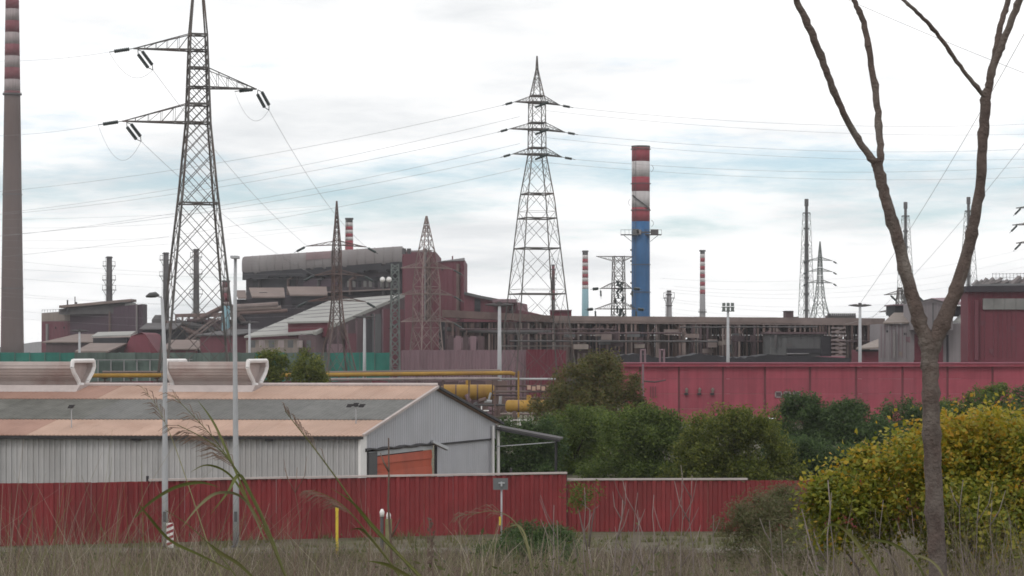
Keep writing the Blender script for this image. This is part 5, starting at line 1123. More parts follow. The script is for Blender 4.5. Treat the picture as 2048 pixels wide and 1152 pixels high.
def leaves(cent, size, aspect, rng, upbias=0.4):
    """pointed leaves, each two triangles-pairs folded a little along the midrib"""
    n = len(cent); a = rng.normal(size=(n, 3)); a[:, 2] = a[:, 2] * 0.8 - 0.2; a /= np.linalg.norm(a, axis=1)[:, None]
    nn = rng.normal(size=(n, 3)); nn[:, 2] = np.abs(nn[:, 2]) + upbias; b = np.cross(a, nn); b /= (np.linalg.norm(b, axis=1)[:, None] + 1e-9); c = np.cross(a, b)
    s = (size * rng.uniform(0.6, 1.35, n))[:, None]; w = s * aspect
    p0 = cent - a * s * 0.5; p2 = cent + a * s * 0.5; p1 = cent + b * w * 0.5 + c * w * 0.18 - a * s * 0.06; p3 = cent - b * w * 0.5 + c * w * 0.18 - a * s * 0.06
    v = np.stack([p0, p1, p2, p3], 1).reshape(-1, 3); f = np.arange(4 * n).reshape(-1, 4); return v, f
def crown_points(lobes, n_clump, per, sig, rng, shell=0.55):
    vol = np.array([l[1][0] * l[1][1] * l[1][2] for l in lobes]) ** (2 / 3); C = np.array([l[0] for l in lobes]); R = np.array([l[1] for l in lobes])
    npuff = max(8, n_clump // 14); pick = rng.choice(len(lobes), npuff, p=vol / vol.sum()); u = rng.normal(size=(npuff, 3)); u[:, 2] += 0.25; u /= np.linalg.norm(u, axis=1)[:, None]
    rad = shell + (1.0 - shell) * rng.random(npuff) ** 0.5; pc = C[pick] + u * rad[:, None] * R[pick]; pr_ = R[pick].mean(1) * rng.uniform(0.16, 0.34, npuff)
    q = rng.integers(0, npuff, n_clump); w_ = rng.normal(size=(n_clump, 3)); w_[:, 2] += 0.35; w_ /= np.linalg.norm(w_, axis=1)[:, None]; cc = pc[q] + w_ * (pr_[q] * (0.55 + 0.5 * rng.random(n_clump)))[:, None]
    cc = np.repeat(cc, per, 0) + rng.normal(size=(n_clump * per, 3)) * sig
    return cc
def lobe(px, py, rx, ry, d, rd=None):
    c = W(px, py, d); k = d / F; return (tuple(c), (rx * k, (rd or rx) * k, ry * k))
def tree(name, label, cat, lobes, d, mat, n_clump, per, leaf_, sig, seed, trunk_px, group=None, aspect=0.55, limbs=4, bark='bark2', tr=0.16):
    n_clump = int(n_clump * 2.9); leaf = leaf_ * 1.25; rng = np.random.default_rng(seed); b = G(trunk_px, d); b.z = tz(d); r = thing(name, label, cat, b, group)
    zl = min(l[0][2] - l[1][2] for l in lobes); xs = [l[0][0] for l in lobes]; rw = max(l[1][0] for l in lobes)
    if d > 100 and d < 160:   # skirt of foliage reaching the ground
        lobes = lobes + [((x, lobes[0][0][1], b.z + (zl - b.z) * 0.55 + 0.5), (rw, rw, 0.6 + (zl - b.z) * 0.55)) for x in (min(xs), (min(xs) + max(xs)) / 2, max(xs))]
    rs_ = random.Random(seed); top = max(l[0][2] for l in lobes); c0 = Vector(lobes[0][0])
    fk = b + (Vector((b.x, b.y, b.z + (top - b.z) * 0.4)) - b)
    m = MB(); m.tube([b - Vector((0, 0, 0.1)), b.lerp(fk, 0.5) + Vector((0.05, 0, 0)), fk], [tr, tr * 0.8, tr * 0.65], 8); m.build('trunk', MT[bark], r, True)
    for k in range(min(len(lobes), limbs + 2)):
        e = Vector(lobes[k][0]); m = MB(); md = fk.lerp(e, 0.5) + Vector((rs_.uniform(-0.2, 0.2), 0, rs_.uniform(0, 0.3))); m.tube([fk - Vector((0, 0, 0.1)), md, e], [tr * 0.55, tr * 0.35, tr * 0.12], 6); m.build('limb', MT[bark], r, True)
    v, f = leaves(crown_points(lobes, n_clump, per, sig, rng), leaf, aspect, rng); npmesh('crown', v, f, mat, r, 'stuff'); return r
olive = leafmat('olive_leaf', [(0.059, 0.068, 0.024), (0.106, 0.108, 0.034), (0.152, 0.139, 0.047), (0.132, 0.087, 0.042)])
pine = leafmat('dark_leaf', [(0.038, 0.066, 0.025), (0.066, 0.109, 0.038), (0.108, 0.161, 0.052)])
mid = leafmat('mid_leaf', [(0.055, 0.085, 0.020), (0.103, 0.149, 0.033), (0.166, 0.207, 0.047)])
ogreen = leafmat('olive_green_leaf', [(0.064, 0.087, 0.018), (0.121, 0.147, 0.026), (0.205, 0.209, 0.040)])
SG = 'dark green shrubs and trees behind the lower red fence'
tree('olive_tree', 'tall olive brown tree standing against the left end of the pink wall', 'tree', [lobe(1190, 790, 88, 70, 150, 70), lobe(1200, 748, 55, 32, 150), lobe(1120, 820, 60, 45, 148), lobe(1255, 800, 45, 50, 151), lobe(1150, 765, 45, 35, 149), lobe(1180, 850, 95, 50, 147)], 150, olive, 900, 16, 0.17, 0.20, 11, 1185, SG, 0.4, tr=0.2)
for i, (nm, lab, lb, d_, mt, nc, lf, tp) in enumerate((
    ('dark_shrub', 'dark shrub behind the shed canopy', [(1040, 905, 55, 55), (1085, 890, 45, 45), (1010, 880, 35, 35)], 128, pine, 420, 0.14, 1045),
    ('dark_shrub', 'dense dark shrub just right of the shed canopy', [(1150, 890, 70, 65), (1190, 870, 60, 50), (1120, 920, 50, 45), (1110, 862, 35, 28)], 132, mid, 620, 0.14, 1150),
    ('green_shrub', 'rounded mid green shrub in front of the olive tree', [(1310, 890, 95, 60), (1270, 862, 70, 40), (1350, 920, 80, 50), (1250, 925, 60, 45), (1300, 850, 50, 30)], 125, mid, 900, 0.14, 1305),
    ('olive_shrub', 'broad yellowish olive shrub topped with light foliage below the pink wall', [(1470, 890, 95, 65), (1440, 860, 70, 45), (1520, 910, 62, 60), (1405, 915, 60, 50), (1480, 850, 60, 28)], 120, ogreen, 950, 0.14, 1470),
    ('pine_tree', 'dark blue green tree beside the white framed vents', [(1605, 860, 62, 60), (1600, 825, 42, 34), (1640, 895, 60, 60), (1565, 905, 45, 60)], 140, pine, 620, 0.15, 1605),
    ('dark_shrub', 'dark shrub mass just above the end of the pale fence coping', [(1590, 925, 60, 45), (1650, 930, 60, 42), (1700, 935, 50, 40)], 122, pine, 520, 0.14, 1620),
    ('dark_shrub', 'wide dark shrub below the pink wall, left of the bare trunk', [(1715, 865, 70, 55), (1690, 840, 45, 30), (1760, 900, 70, 60), (1670, 910, 60, 60)], 138, pine, 640, 0.15, 1715),
    ('dark_shrub', 'low dark shrub behind the bare trunk', [(1815, 860, 70, 50), (1860, 850, 50, 38), (1800, 905, 70, 50)], 142, pine, 520, 0.15, 1815),
    ('green_tree', 'brighter green tree top right of the bare trunk before the pink wall', [(1950, 830, 70, 48), (1985, 805, 50, 35), (1910, 845, 50, 40), (2020, 850, 60, 45)], 146, mid, 620, 0.16, 1960),
    ('dark_shrub', 'dark tree top at the right edge before the pink wall', [(2070, 830, 50, 50), (2050, 805, 32, 30), (2120, 840, 60, 50)], 150, pine, 360, 0.16, 2075))):
    tree(nm, lab, 'shrub' if 'shrub' in nm else 'tree', [lobe(*q, d_) for q in lb], d_, mt, nc, 14, lf, 0.17, 40 + i, tp, SG, 0.42, limbs=3, tr=0.12)
for i, (lab, lb, tp) in enumerate((('thin olive green bush behind the right ridge ventilator', [(545, 735, 26, 34), (525, 750, 24, 24)], 540), ('small olive green bush above the shed ridge before the green screen', [(620, 750, 34, 26), (608, 728, 15, 24), (640, 762, 24, 16)], 615))):
    tree('thin_bush', lab, 'bush', [lobe(*q, 185) for q in lb], 185, ogreen, 130, 12, 0.2, 0.24, 70 + i, tp, 'bushes before the green screen', 0.4, limbs=2, tr=0.1)
tree('low_shrub', 'low rounded dark green shrub on the verge in front of the fence', 'shrub', [lobe(1075, 1088, 75, 32, 58), lobe(1010, 1105, 55, 22, 57), lobe(1130, 1102, 48, 26, 58), lobe(1080, 1120, 110, 25, 56)], 58, pine, 700, 14, 0.06, 0.07, 81, 1070, None, 0.4, limbs=3, tr=0.05)
tree('sapling', 'thin sapling with a small green top before the lower fence', 'sapling', [lobe(1172, 985, 26, 20, 42), lobe(1200, 1010, 22, 18, 42), lobe(1155, 1000, 16, 14, 42)], 42, mid, 26, 8, 0.06, 0.09, 82, 1176, None, 0.3, limbs=3, bark='drystem', tr=0.03)
greyweed = leafmat('grey_green_leaf', [(0.085, 0.100, 0.042), (0.14, 0.145, 0.070), (0.16, 0.125, 0.080), (0.11, 0.13, 0.050)])
tree('weed_bush', 'feathery grey green weed bush left of the yellow hedge', 'bush', [lobe(1530, 1045, 75, 55, 25), lobe(1490, 1075, 60, 50, 25), lobe(1580, 1030, 50, 45, 25.5), lobe(1600, 1090, 90, 50, 24)], 25, greyweed, 520, 14, 0.035, 0.055, 83, 1535, None, 0.25, limbs=4, bark='drystem', tr=0.02)

# yellow autumn hedge at right
ylw = leafmat('yellow_leaf', [(0.396, 0.209, 0.024), (0.462, 0.303, 0.033), (0.352, 0.286, 0.033), (0.242, 0.237, 0.031), (0.440, 0.363, 0.061)], 0.5)
ygr = leafmat('green_leaf', [(0.096, 0.126, 0.019), (0.162, 0.192, 0.026), (0.252, 0.252, 0.034), (0.336, 0.300, 0.042)], 0.5)
b = G(1950, 18.5); b.z = tz(18.5); yb_ = thing('yellow_bush', 'large rounded bush with yellow and green autumn leaves at right', 'bush', b)
rng = np.random.default_rng(5)
yl = [lobe(1960, 960, 175, 115, 18.5, 130), lobe(1800, 985, 120, 90, 18.2, 100), lobe(1700, 1025, 85, 68, 18.0, 80), lobe(2080, 960, 130, 105, 18.8), lobe(1910, 910, 110, 58, 18.8), lobe(1990, 895, 90, 50, 19), lobe(1640, 1050, 50, 60, 18), lobe(1990, 1060, 180, 90, 18.0)]
pts = np.concatenate([crown_points(yl, 3300, 11, 0.05, rng, 0.74), crown_points(yl, 1100, 10, 0.09, rng, 0.35)])
zn = (pts[:, 2] - gz(1110, 18.5)) / (gz(840, 18.5) - gz(1110, 18.5)); pr = np.clip(zn * 1.0 - 0.22 + 0.25 * np.sin(pts[:, 0] * 6) * np.sin(pts[:, 2] * 7 + 1), 0.05, 0.92)
sel = rng.random(len(pts)) < pr
v, f = leaves(pts[sel], 0.042, 0.66, rng, 0.8); npmesh('yellow_foliage', v, f, ylw, yb_, 'stuff')
v, f = leaves(pts[~sel], 0.043, 0.66, rng, 0.8); npmesh('green_foliage', v, f, ygr, yb_, 'stuff')
rs = random.Random(77)
for k in range(16):
    l = yl[k % len(yl)]; e = Vector(l[0]) + Vector((rs.uniform(-1, 1) * l[1][0], rs.uniform(-.5, .5) * l[1][1], rs.uniform(0, 0.8) * l[1][2])) * 0.8
    g = Vector((b.x + (e.x - b.x) * 0.7 + rs.uniform(-0.2, 0.2), e.y + rs.uniform(-0.3, 0.1), tz(e.y) - 0.03)); md = g.lerp(e, 0.55) + Vector((rs.uniform(-0.12, 0.12), 0, 0.05))
    m = MB(); m.tube([g, g.lerp(md, 0.5), md, e], [0.014, 0.012, 0.009, 0.003], 6); m.build('stem', MT['drystem'], yb_, True)
# sprays of shoots rising above the outline
for k in range(26):
    px = rs.uniform(1600, 2080); yo = 985 - (px - 1600) * 0.36 if px < 1990 else 845; p0 = W(px, yo + 25, 18.2); p1 = p0 + Vector((rs.uniform(-0.06, 0.04), rs.uniform(-.1, .1), rs.uniform(0.10, 0.24)))
    cen = np.array([p0.lerp(p1, q) for q in np.linspace(0.2, 1, 9)]) + rng.normal(size=(9, 3)) * 0.022
    v, f = leaves(cen, 0.055, 0.6, rng, 0.6); npmesh('shoot', v, f, ylw, yb_, 'stuff')

# ------------------------------------------------------------------ bare tree in front
TD = 13.0
bt_ = G(1880, TD); bt_.z = tz(TD); tr_ = thing('bare_tree', 'bare young tree with a forked trunk in the right foreground', 'tree', bt_)
def crv(P, sub=6):
    Q = []
    for i in range(len(P) - 1):
        p0, p1, p2, p3 = P[max(i - 1, 0)], P[i], P[i + 1], P[min(i + 2, len(P) - 1)]
        for k in range(sub):
            t = k / sub; Q.append(tuple(0.5 * ((2 * b1) + (-a1 + c1) * t + (2 * a1 - 5 * b1 + 4 * c1 - d1) * t * t + (-a1 + 3 * b1 - 3 * c1 + d1) * t ** 3) for a1, b1, c1, d1 in zip(p0, p1, p2, p3)))
    Q.append(tuple(P[-1])); return Q
def limb(name, nodes, seed, n=12, tipcap=True):
    rs_ = random.Random(seed); Q = crv([(p[0], p[1], p[2], p[3] if len(p) > 3 else 0.0) for p in nodes], 7); pts, rad = [], []
    knot = rs_.randint(4, 8)
    for i, (x, y, w_, dy) in enumerate(Q):
        knot -= 1; sw = 1.0
        if knot == 0: sw = 1.18; knot = rs_.randint(5, 9)
        pts.append(W(x + rs_.uniform(-1.4, 1.4), y, TD + dy)); rad.append(0.92 * w_ / 2 / F * TD * sw * rs_.uniform(0.96, 1.04))
    m = MB(); m.tube(pts, rad, n); return m.build(name, MT['bark'], tr_, True)
gy = HOR + (CAMZ - tz(TD)) / TD * F
limb('trunk', [(1884, gy + 10, 46), (1880, 1250, 42), (1876, 1150, 39), (1868, 1000, 38), (1863, 850, 37), (1861, 750, 36), (1858, 700, 37), (1856, 680, 30)], 1)
limb('limb', [(1862, 760, 20), (1858, 700, 32), (1838, 640, 31), (1815, 560, 28), (1795, 480, 26), (1772, 400, 24), (1756, 338, 23), (1750, 318, 18)], 2)
limb('limb', [(1860, 770, 20), (1864, 705, 32), (1888, 640, 33), (1912, 580, 29, 0.02), (1940, 480, 25, 0.05), (1958, 390, 22, 0.08), (1966, 280, 22, 0.1), (1971, 200, 23, 0.12), (1974, 180, 17, 0.12)], 3)
limb('branch', [(1758, 350, 14), (1748, 325, 16), (1720, 285, 15), (1682, 215, 14, -.05), (1652, 140, 15, -.1), (1625, 70, 16, -.12), (1595, 5, 14, -.15), (1570, -60, 11, -.2), (1535, -160, 8, -.25), (1515, -280, 5, -.3), (1490, -400, 2, -.35)], 4)
limb('branch', [(1757, 345, 14), (1761, 310, 15), (1756, 225, 15, 0.05), (1743, 130, 14, 0.08), (1727, 45, 13, 0.1), (1708, 0, 11, 0.12), (1690, -60, 9, 0.15), (1680, -170, 6, 0.2), (1660, -290, 2, 0.25)], 5)
limb('branch', [(1969, 225, 14, 0.12), (1974, 190, 17, 0.12), (1988, 130, 16, 0.1), (2008, 80, 15, 0.08), (2035, 10, 15, 0.05), (2060, -60, 12, 0.0), (2095, -170, 9, -.05), (2120, -300, 5, -.1), (2150, -420, 2, -.1)], 6)
limb('branch', [(1971, 215, 13, 0.12), (1977, 170, 15, 0.14), (1990, 110, 14, 0.18), (2002, 50, 13, 0.22), (2016, 0, 12, 0.26), (2025, -60, 10, 0.3), (2030, -170, 7, 0.35), (2050, -300, 2, 0.4)], 7)
limb('branch', [(1972, 205, 9, 0.12), (1964, 187, 10, 0.1), (1920, 132, 9, 0.02), (1872, 65, 9, -0.05), (1830, 20, 8, -.1), (1800, -8, 7, -.12), (1760, -60, 6, -.15), (1720, -130, 4, -.2), (1690, -230, 2, -.2)], 8)

for k, (x, y, dx, dy_) in enumerate(((1528, -180, -60, -110), (1520, -250, 50, -120), (1675, -200, 55, -100), (2100, -190, 70, -90), (2112, -270, -50, -130), (2034, -190, -50, -110), (1722, -125, -70, -40), (1560, -90, 40, -120))):
    limb('twig', [(x, y, 4), (x + dx * 0.5, y + dy_ * 0.4, 3), (x + dx * 0.8, y + dy_ * 0.8, 2), (x + dx, y + dy_ * 1.2, 1)], 60 + k, 6)
# ------------------------------------------------------------------ grasses
def blades(n, dlo, dhi, h0, h1, wpx, rng, lean=0.35, xspan=0.30, xlo=None, seg=3, tuft=0):
    k = n if not tuft else max(1, n // tuft)
    d = np.exp(rng.uniform(np.log(dlo), np.log(dhi), k)); x = (rng.uniform(-xspan, xspan, k) if xlo is None else rng.uniform(xlo[0], xlo[1], k)) * d; hk = rng.uniform(0.55, 1.25, k) if tuft else np.ones(k)
    if tuft:
        q = rng.integers(0, k, n); ox = rng.normal(size=n) * 0.045 * np.sqrt(d[q] / 12); oy = rng.normal(size=n) * 0.09; d = d[q] + oy; x = x[q] + ox; hk = hk[q]; th_t = np.arctan2(oy, ox)
    z = np.where(d < 79, 5.62 - (np.maximum(d, 6) - 6) / 73.0 * 5.62, 0.0); h = rng.uniform(h0, h1, n) * rng.uniform(0.75, 1.1, n) * hk; patch = 0.78 + 0.42 * np.sin(x * 0.9 + d * 0.35) * np.cos(d * 0.5 - x * 0.3); h = h * patch
    th = rng.uniform(0, 2 * np.pi, n) if not tuft else th_t + rng.normal(size=n) * 0.5; le = rng.uniform(0.05, lean, n) * h; w_ = wpx / F * d * rng.uniform(0.6, 1.4, n); ph = rng.uniform(-0.9, 0.9, n)
    V = []
    for k in range(seg + 1):
        t = k / seg; px_ = x + np.cos(th) * le * t * t; py_ = d + np.sin(th) * le * t * t; pz_ = z - 0.03 + h * t * (1 - 0.15 * t * (le / h)); ww = w_ * (1 - t * 0.85) * 0.5
        V.append(np.stack([px_ - np.cos(ph) * ww, py_ - np.sin(ph) * ww, pz_], 1)); V.append(np.stack([px_ + np.cos(ph) * ww, py_ + np.sin(ph) * ww, pz_], 1))
    v = np.stack(V, 1).reshape(-1, 3); base = (np.arange(n) * 2 * (seg + 1))[:, None]
    f = np.concatenate([base + np.array([[2 * k, 2 * k + 1, 2 * k + 3, 2 * k + 2]]) for k in range(seg)], 0); return v, f
straw = leafmat('straw', [(0.24, 0.195, 0.145), (0.13, 0.10, 0.085), (0.32, 0.27, 0.21), (0.10, 0.072, 0.064), (0.20, 0.185, 0.10)], 0.9)
brown = leafmat('brown_grass', [(0.075, 0.055, 0.048), (0.13, 0.094, 0.082), (0.10, 0.09, 0.055)], 0.9)
ggrass = leafmat('dull_green_grass', [(0.098, 0.111, 0.042), (0.143, 0.150, 0.058), (0.182, 0.163, 0.078)], 0.8)
rng = np.random.default_rng(9)
for nm, n_, a_, mt, lab, tf in (('dry_grass', 60000, (9.5, 76, 0.34, 0.80, 1.6, rng, 0.75), straw, 'pale dry grass in tufts covering the slope in the foreground', 26),
                            ('brown_grass', 46000, (9.5, 76, 0.26, 0.60, 2.0, rng, 0.8), brown, 'brown matted grass between the dry stalks in the foreground', 18),
                            ('green_grass', 34000, (10, 78, 0.24, 0.52, 2.4, rng, 0.8), ggrass, 'dull green grass tufts low on the foreground slope', 40)):
    v, f = blades(n_, *a_, tuft=tf); o = npmesh(nm, v, f, mt, None, 'stuff'); tag(o, lab, 'grass')
near = leafmat('coarse_weed', [(0.07, 0.05, 0.045), (0.33, 0.28, 0.22), (0.15, 0.165, 0.055), (0.18, 0.125, 0.11), (0.40, 0.35, 0.28), (0.20, 0.20, 0.08)], 0.85)
v, f = blades(5200, 10.5, 19, 0.50, 1.0, 2.8, rng, 0.7, tuft=13, seg=4); o = npmesh('coarse_weeds', v, f, near, None, 'stuff'); tag(o, 'coarse uneven straw and green weeds along the bottom of the picture', 'weeds')
v, f = blades(2600, 19, 40, 0.55, 0.95, 2.6, rng, 0.6, tuft=9, seg=4); o = npmesh('coarse_weeds', v, f, near, None, 'stuff'); tag(o, 'uneven weeds farther up the slope below the red fence', 'weeds')
v, f = blades(900, 11, 18, 0.8, 1.2, 2.2, rng, 0.7, xlo=(-0.225, -0.12), tuft=10, seg=4); o = npmesh('coarse_weeds', v, f, near, None, 'stuff'); tag(o, 'taller weeds overlapping the fence in the lower left corner', 'weeds')
# leafy low weeds scattered in patches
k = 420; dk_ = np.exp(rng.uniform(np.log(12), np.log(45), k)); xk = rng.uniform(-0.27, 0.27, k) * dk_; keep = np.sin(xk * 1.3 + 0.7) + np.cos(dk_ * 0.4 + xk) > 0.1; dk_, xk = dk_[keep], xk[keep]
cc = np.repeat(np.stack([xk, dk_, 5.62 - (dk_ - 6) / 73 * 5.62 + 0.36], 1), 46, 0); cc += rng.normal(size=cc.shape) * np.array([0.15, 0.15, 0.17]); v, f = leaves(cc, 0.05, 0.4, rng, 0.8)
o = npmesh('low_weeds', v, f, leafmat('weed_leaf', [(0.06, 0.075, 0.025), (0.10, 0.115, 0.04), (0.13, 0.12, 0.06)]), None, 'stuff'); tag(o, 'patches of low leafy green weeds among the dry grass', 'weeds')
v, f = blades(3600, 11, 24, 0.70, 1.15, 1.4, rng, 0.35, xlo=(0.03, 0.26)); o = npmesh('dry_stalks', v, f, straw, None, 'stuff'); tag(o, 'mass of thin pale dry stalks below the yellow bush', 'stalks')
v, f = blades(2200, 11, 24, 0.65, 1.1, 1.3, rng, 0.5, xlo=(-0.30, -0.02)); o = npmesh('dry_stalks', v, f, straw, None, 'stuff'); tag(o, 'thin dry stalks rising in the lower left corner', 'stalks')
v, f = blades(9000, 77, 89, 0.14, 0.42, 2.6, rng, 0.7, tuft=9); vz = v; o = npmesh('fence_foot_weeds', v, f, ggrass, None, 'stuff'); tag(o, 'straggling weeds along the foot of the red fence', 'weeds')

redgrass = leafmat('reddish_grass', [(0.20, 0.125, 0.105), (0.15, 0.085, 0.075), (0.24, 0.19, 0.16)], 0.9)
v, f = blades(420, 10.5, 17, 0.75, 1.15, 1.6, rng, 1.0, xlo=(-0.24, -0.03), seg=5); o = npmesh('arching_dry_grass', v, f, redgrass, None, 'stuff'); tag(o, 'thin arching reddish dry grass at the lower left', 'grass')
v, f = blades(240, 10.5, 17, 0.7, 1.1, 1.6, rng, 0.9, xlo=(0.0, 0.14), seg=5); o = npmesh('arching_dry_grass', v, f, redgrass, None, 'stuff'); tag(o, 'thin arching reddish dry grass below the fence step', 'grass')
# dead weeds one can pick out
def weed(px, ytop, d, seed, w0=4.0, lab=None, lean=0.0, nb=4, mat='drystem', group='leafless dead weeds in the dry grass', name='dead_weed', spread=1.0):
    rs_ = random.Random(seed); b = G(px, d); b.z = tz(d) - 0.02; t = W(px + lean, ytop, d); r = thing(name, lab, 'weed', b, group); K = d / F
    w0 *= 0.75; P = [b.lerp(t, k / 7) + Vector((rs_.uniform(-5, 5) * K, rs_.uniform(-5, 5) * K, 0)) for k in range(8)]
    m = MB(); m.tube(P, [w0 / 2 * K * (1 - 0.09 * k) for k in range(8)], 6); m.build('stem', MT[mat], r, True)
    for q in range(nb):
        i = rs_.randint(3, 6); s_ = rs_.choice((-1, 1)); L_ = rs_.uniform(30, 85) * K * spread
        Q = [P[i], P[i] + Vector((s_ * L_ * 0.25, rs_.uniform(-.2, .2) * L_, L_ * 0.45)), P[i] + Vector((s_ * L_ * rs_.uniform(0.3, 0.5), rs_.uniform(-.3, .3) * L_, L_))]
        m = MB(); m.tube(Q, [w0 * 0.32 * K, w0 * 0.25 * K, w0 * 0.12 * K], 5); m.build('twig', MT[mat], r, True)
    return r
ORDL = ['leftmost', 'second from the left', 'third from the left', 'fourth from the left', 'fifth from the left', 'sixth from the left', 'seventh from the left', 'eighth from the left', 'ninth from the left', 'tenth from the left', 'eleventh from the left', 'next to rightmost', 'rightmost']
def ordl(k, n): return 'rightmost' if k == n - 1 else ORDL[k]
G5 = 'pale leafless dead weed before the lower fence, '
for k, (px, yt, d_, w_, ln) in enumerate(sorted(((1175, 975, 20, 4, -6), (1205, 1000, 21, 5, 40), (1230, 965, 21, 4, 18), (1255, 1035, 19, 5, 20), (1262, 985, 22, 4, 12), (1290, 1020, 20, 4, -12), (1300, 990, 22, 5, 10), (1318, 1000, 20, 4, 28), (1360, 945, 21, 4, 8), (1385, 950, 21, 4.5, -4), (1110, 1010, 19, 4, 0), (1122, 1040, 18, 4, -8), (1420, 1030, 19, 4, 12)))):
    weed(px, yt, d_, 200 + k, w_, G5 + ordl(k, 13), ln, 3)
G6 = 'grey dead weed stem under the yellow bush, '
for k, (px, yt, d_, w_, ln) in enumerate(sorted(((1555, 1040, 15, 5, -18), (1580, 1050, 15, 5, -14), (1655, 960, 15.5, 7, 4), (1665, 985, 15, 6, -2), (1760, 1000, 15, 4, 2), (1830, 1020, 14.5, 4, -6), (1930, 960, 15, 5, -8), (1945, 990, 15, 4, 12), (2000, 1000, 15, 5, -20), (2030, 1040, 14.5, 4, -14), (1700, 1060, 14, 4, 6), (1620, 1070, 14, 4, -8)))):
    weed(px, yt, d_, 240 + k, w_, G6 + ordl(k, 12), ln, 2, group='grey dead weeds under the yellow bush')
G7 = 'thin dry reddish weed stem at the lower left, '
for k, (px, yt, d_, w_, ln) in enumerate(sorted(((25, 1010, 17, 4, 10), (60, 1040, 16, 3, -25), (120, 1060, 16, 3, 22), (230, 1050, 16, 3, 30), (268, 1035, 15, 3, 14), (300, 1030, 16, 3, -20), (590, 935, 20, 3.5, 6), (735, 1015, 18, 3, 4), (600, 1060, 18, 3, -10), (560, 1050, 17, 3, -20)))):
    weed(px, yt, d_, 280 + k, w_, G7 + ordl(k, 10), ln, 3, mat='plume', group='reddish dead weeds at lower left')
weed(796, 876, 16, 301, 10, 'thick knotted brown dead stalk rising before the orange doorway', -22, 2, 'brownstem', None, 'dead_stalk', 0.5)
dk = weed(861, 1036, 12, 302, 6, 'dark brown seed spike standing in the grass right of the dead stalk', 0, 0, 'brownstem', None, 'seed_spike')
rs = random.Random(6)
for k in range(46):
    c = W(861 + rs.uniform(-5, 5), 1040 + 110 * rs.random(), 12 + rs.uniform(-.01, .01)); m = MB(); m.tube([c, c + Vector((rs.uniform(-.012, .012), 0, 0.014))], [0.006, 0.003], 5); m.build('seed_cluster', MT['brownstem'], dk)

# tall arching grasses close to the camera
def ribbon(P, wpx, d, fold=0.25):
    Q = crv([(p[0], p[1], p[2] if len(p) > 2 else 0.0) for p in P], 6); n = len(Q); pts = [W(x, y, d + dy) for x, y, dy in Q]; vs_, fs_ = [], []
    for i, p in enumerate(pts):
        t = (pts[min(i + 1, n - 1)] - pts[max(i - 1, 0)]).normalized(); s_ = t.cross(Vector((0, 1, 0.25))).normalized(); f_ = i / (n - 1); ww = 0.34 * wpx / F * d * 0.5 * max(0.04, min(1.0, 3.2 * (1 - f_)) * min(1, 0.45 + 1.4 * f_)); up = Vector((0, -1, 0)) * ww * fold
        vs_ += [p - s_ * ww + up, p, p + s_ * ww + up]
        if i: o0 = 3 * (i - 1); fs_ += [(o0, o0 + 1, o0 + 4, o0 + 3), (o0 + 1, o0 + 2, o0 + 5, o0 + 4)]
    return MB().add(vs_, fs_)
def reed(label, d, stalk, w0, plume_from, leaves_, seed, smat='reed', pl=46, plen=70, droop=1.0, side=0):
    rs_ = random.Random(seed); x0, y0 = stalk[0][0], stalk[0][1]; yg = HOR + (CAMZ - tz(d)) / d * F; b = W(x0 + (x0 - stalk[1][0]) * 0.4, yg, d); r = thing('reed_grass', label, 'tall grass', b, 'tall arching grasses in the foreground')
    Q = crv([(p[0], p[1]) for p in [(x0 + (x0 - stalk[1][0]) * 0.4, yg)] + list(stalk)], 8); pts = [W(x, y, d) for x, y in Q]; n = len(pts)
    m = MB(); m.tube(pts, [0.62 * w0 / 2 / F * d * (1 - 0.8 * i / n) for i in range(n)], 7); m.build('stalk', MT[smat], r, True)
    if pl:
        i0 = int(n * plume_from); m = MB()
        for k in range(int(pl * 0.8)):
            i = rs_.randint(i0, n - 2); p = pts[i]; t = (pts[min(i + 1, n - 1)] - pts[i - 1]).normalized(); s_ = rs_.choice((-1, 1)) if side == 0 else side; nv = t.cross(Vector((0, 1, 0))) * s_
            L_ = rs_.uniform(0.45, 1.0) * plen / F * d * (1.15 - 0.6 * (i - i0) / max(1, n - i0)); e1_ = p + t * L_ * 0.55 + nv * L_ * 0.22 + Vector((0, rs_.uniform(-.2, .2) * L_, 0)); e2_ = p + t * L_ * 0.95 + nv * L_ * 0.35 + Vector((0, rs_.uniform(-.3, .3) * L_, -0.35 * L_ * droop))
            m.tube([p, e1_, e2_], [0.6 / F * d, 0.9 / F * d, 0.35 / F * d], 4)
        m.build('plume', MT['plume'], r)
    for lf in leaves_:
        ribbon(lf[1:], lf[0][0], d, 0.3).build('leaf', MT[lf[0][1]], r, True)
reed('arching reed with a long drooping seed head left of the dead stalk', 8.0, [(900, 1240), (836, 1152), (740, 1050), (672, 955), (622, 888), (592, 850), (570, 822)], 9, 0.62,
     [((16, 'reed'), (850, 1160), (800, 1110), (745, 1050), (705, 1005, -.05), (660, 975, -.1)), ((22, 'reed'), (880, 1190), (830, 1160), (775, 1130, -.06), (735, 1122, -.1))], 1, pl=30, plen=60, side=-1)
reed('arching reed with a broad drooping plume between the two lamp posts', 7.6, [(640, 1330), (590, 1200), (545, 1090), (512, 1010), (480, 950), (440, 900), (400, 872), (355, 850)], 11, 0.66,
     [((20, 'reed'), (560, 1130), (530, 1050), (500, 985), (478, 950), (455, 985, -.06), (420, 1030, -.12)), ((18, 'reedpale'), (530, 1080), (490, 1000), (440, 985, -.1), (400, 1010, -.15), (360, 1060, -.2)), ((14, 'reed'), (500, 1010), (470, 940), (430, 850, 0.05), (395, 800, 0.08))], 2, pl=60, plen=75, side=1)
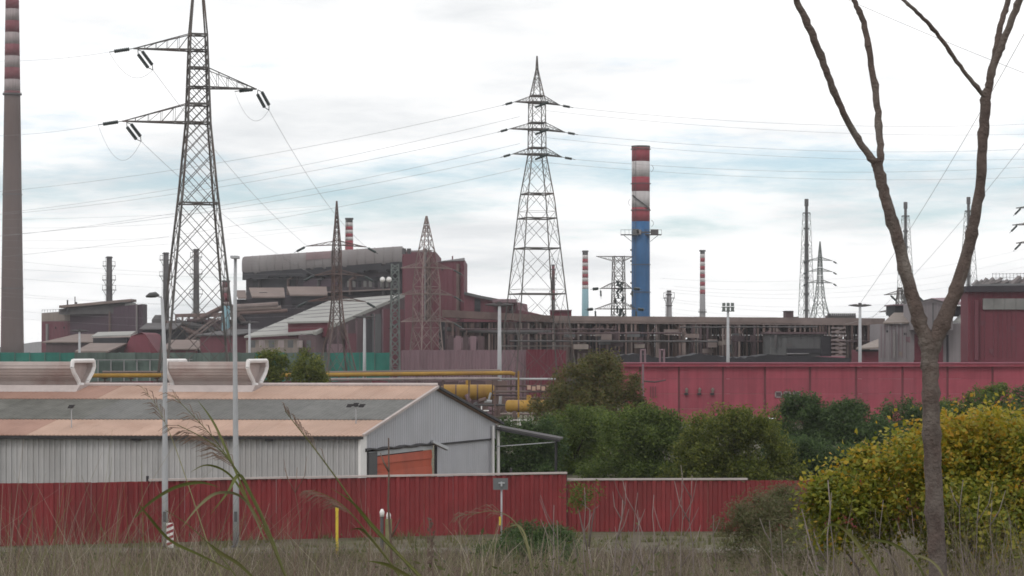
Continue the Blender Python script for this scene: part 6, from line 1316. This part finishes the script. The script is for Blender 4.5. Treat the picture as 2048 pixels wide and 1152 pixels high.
reed('taller slender reed whose dark seed head leans left before the shed wall', 8.4, [(600, 1260), (560, 1120), (520, 1020), (480, 950), (430, 880), (385, 830), (345, 790)], 7, 0.60,
     [((13, 'reed'), (540, 1080), (500, 1010), (460, 950), (415, 930, -.05), (380, 945, -.1))], 3, pl=42, plen=62)
reed('short grass with a reddish plume tip before the left ridge ventilator', 9.5, [(470, 1240), (420, 1100), (380, 980), (345, 880), (315, 815), (282, 772)], 5, 0.74, [], 4, smat='reedpale', pl=22, plen=50)
reed('bent grass with leaves sweeping low left of the left lamp post', 7.8, [(540, 1260), (470, 1150), (420, 1090), (370, 1045), (330, 1020)], 7, 0.8,
     [((18, 'reed'), (460, 1140), (400, 1110), (340, 1080), (295, 1030, -.05), (275, 1005, -.08)), ((20, 'reed'), (270, 1035), (300, 1005), (350, 975), (400, 965), (440, 975, -.04)), ((22, 'reed'), (520, 1170), (480, 1130), (440, 1105), (410, 1080))], 5, pl=0)
reed('small drooping grass head before the road sign', 9.0, [(1080, 1250), (1062, 1130), (1045, 1070), (1020, 1035), (985, 1022), (945, 1028), (920, 1030)], 6, 0.6, [((12, 'reedpale'), (1062, 1120), (1050, 1070), (1035, 1050), (1015, 1055))], 6, smat='reedpale', pl=24, plen=45)
reed('low drooping reed head pointing left below the shed corner', 8.2, [(850, 1260), (790, 1140), (730, 1060), (690, 1015), (655, 992), (622, 980)], 7, 0.6, [((15, 'reed'), (800, 1150), (760, 1100), (725, 1060), (700, 1060, -.05))], 7, pl=40, plen=60, side=1)
reed('green arching leaves at the foot of the bare tree', 8.6, [(1790, 1240), (1760, 1152), (1720, 1090), (1690, 1050)], 7, 0.9, [((17, 'reed'), (1770, 1170), (1730, 1110), (1690, 1060), (1660, 1050, -.05), (1640, 1075, -.1)), ((18, 'reed'), (1860, 1180), (1830, 1120), (1790, 1090), (1750, 1080), (1725, 1085)), ((14, 'reedpale'), (1900, 1190), (1880, 1140), (1850, 1115), (1810, 1110))], 8, pl=0)
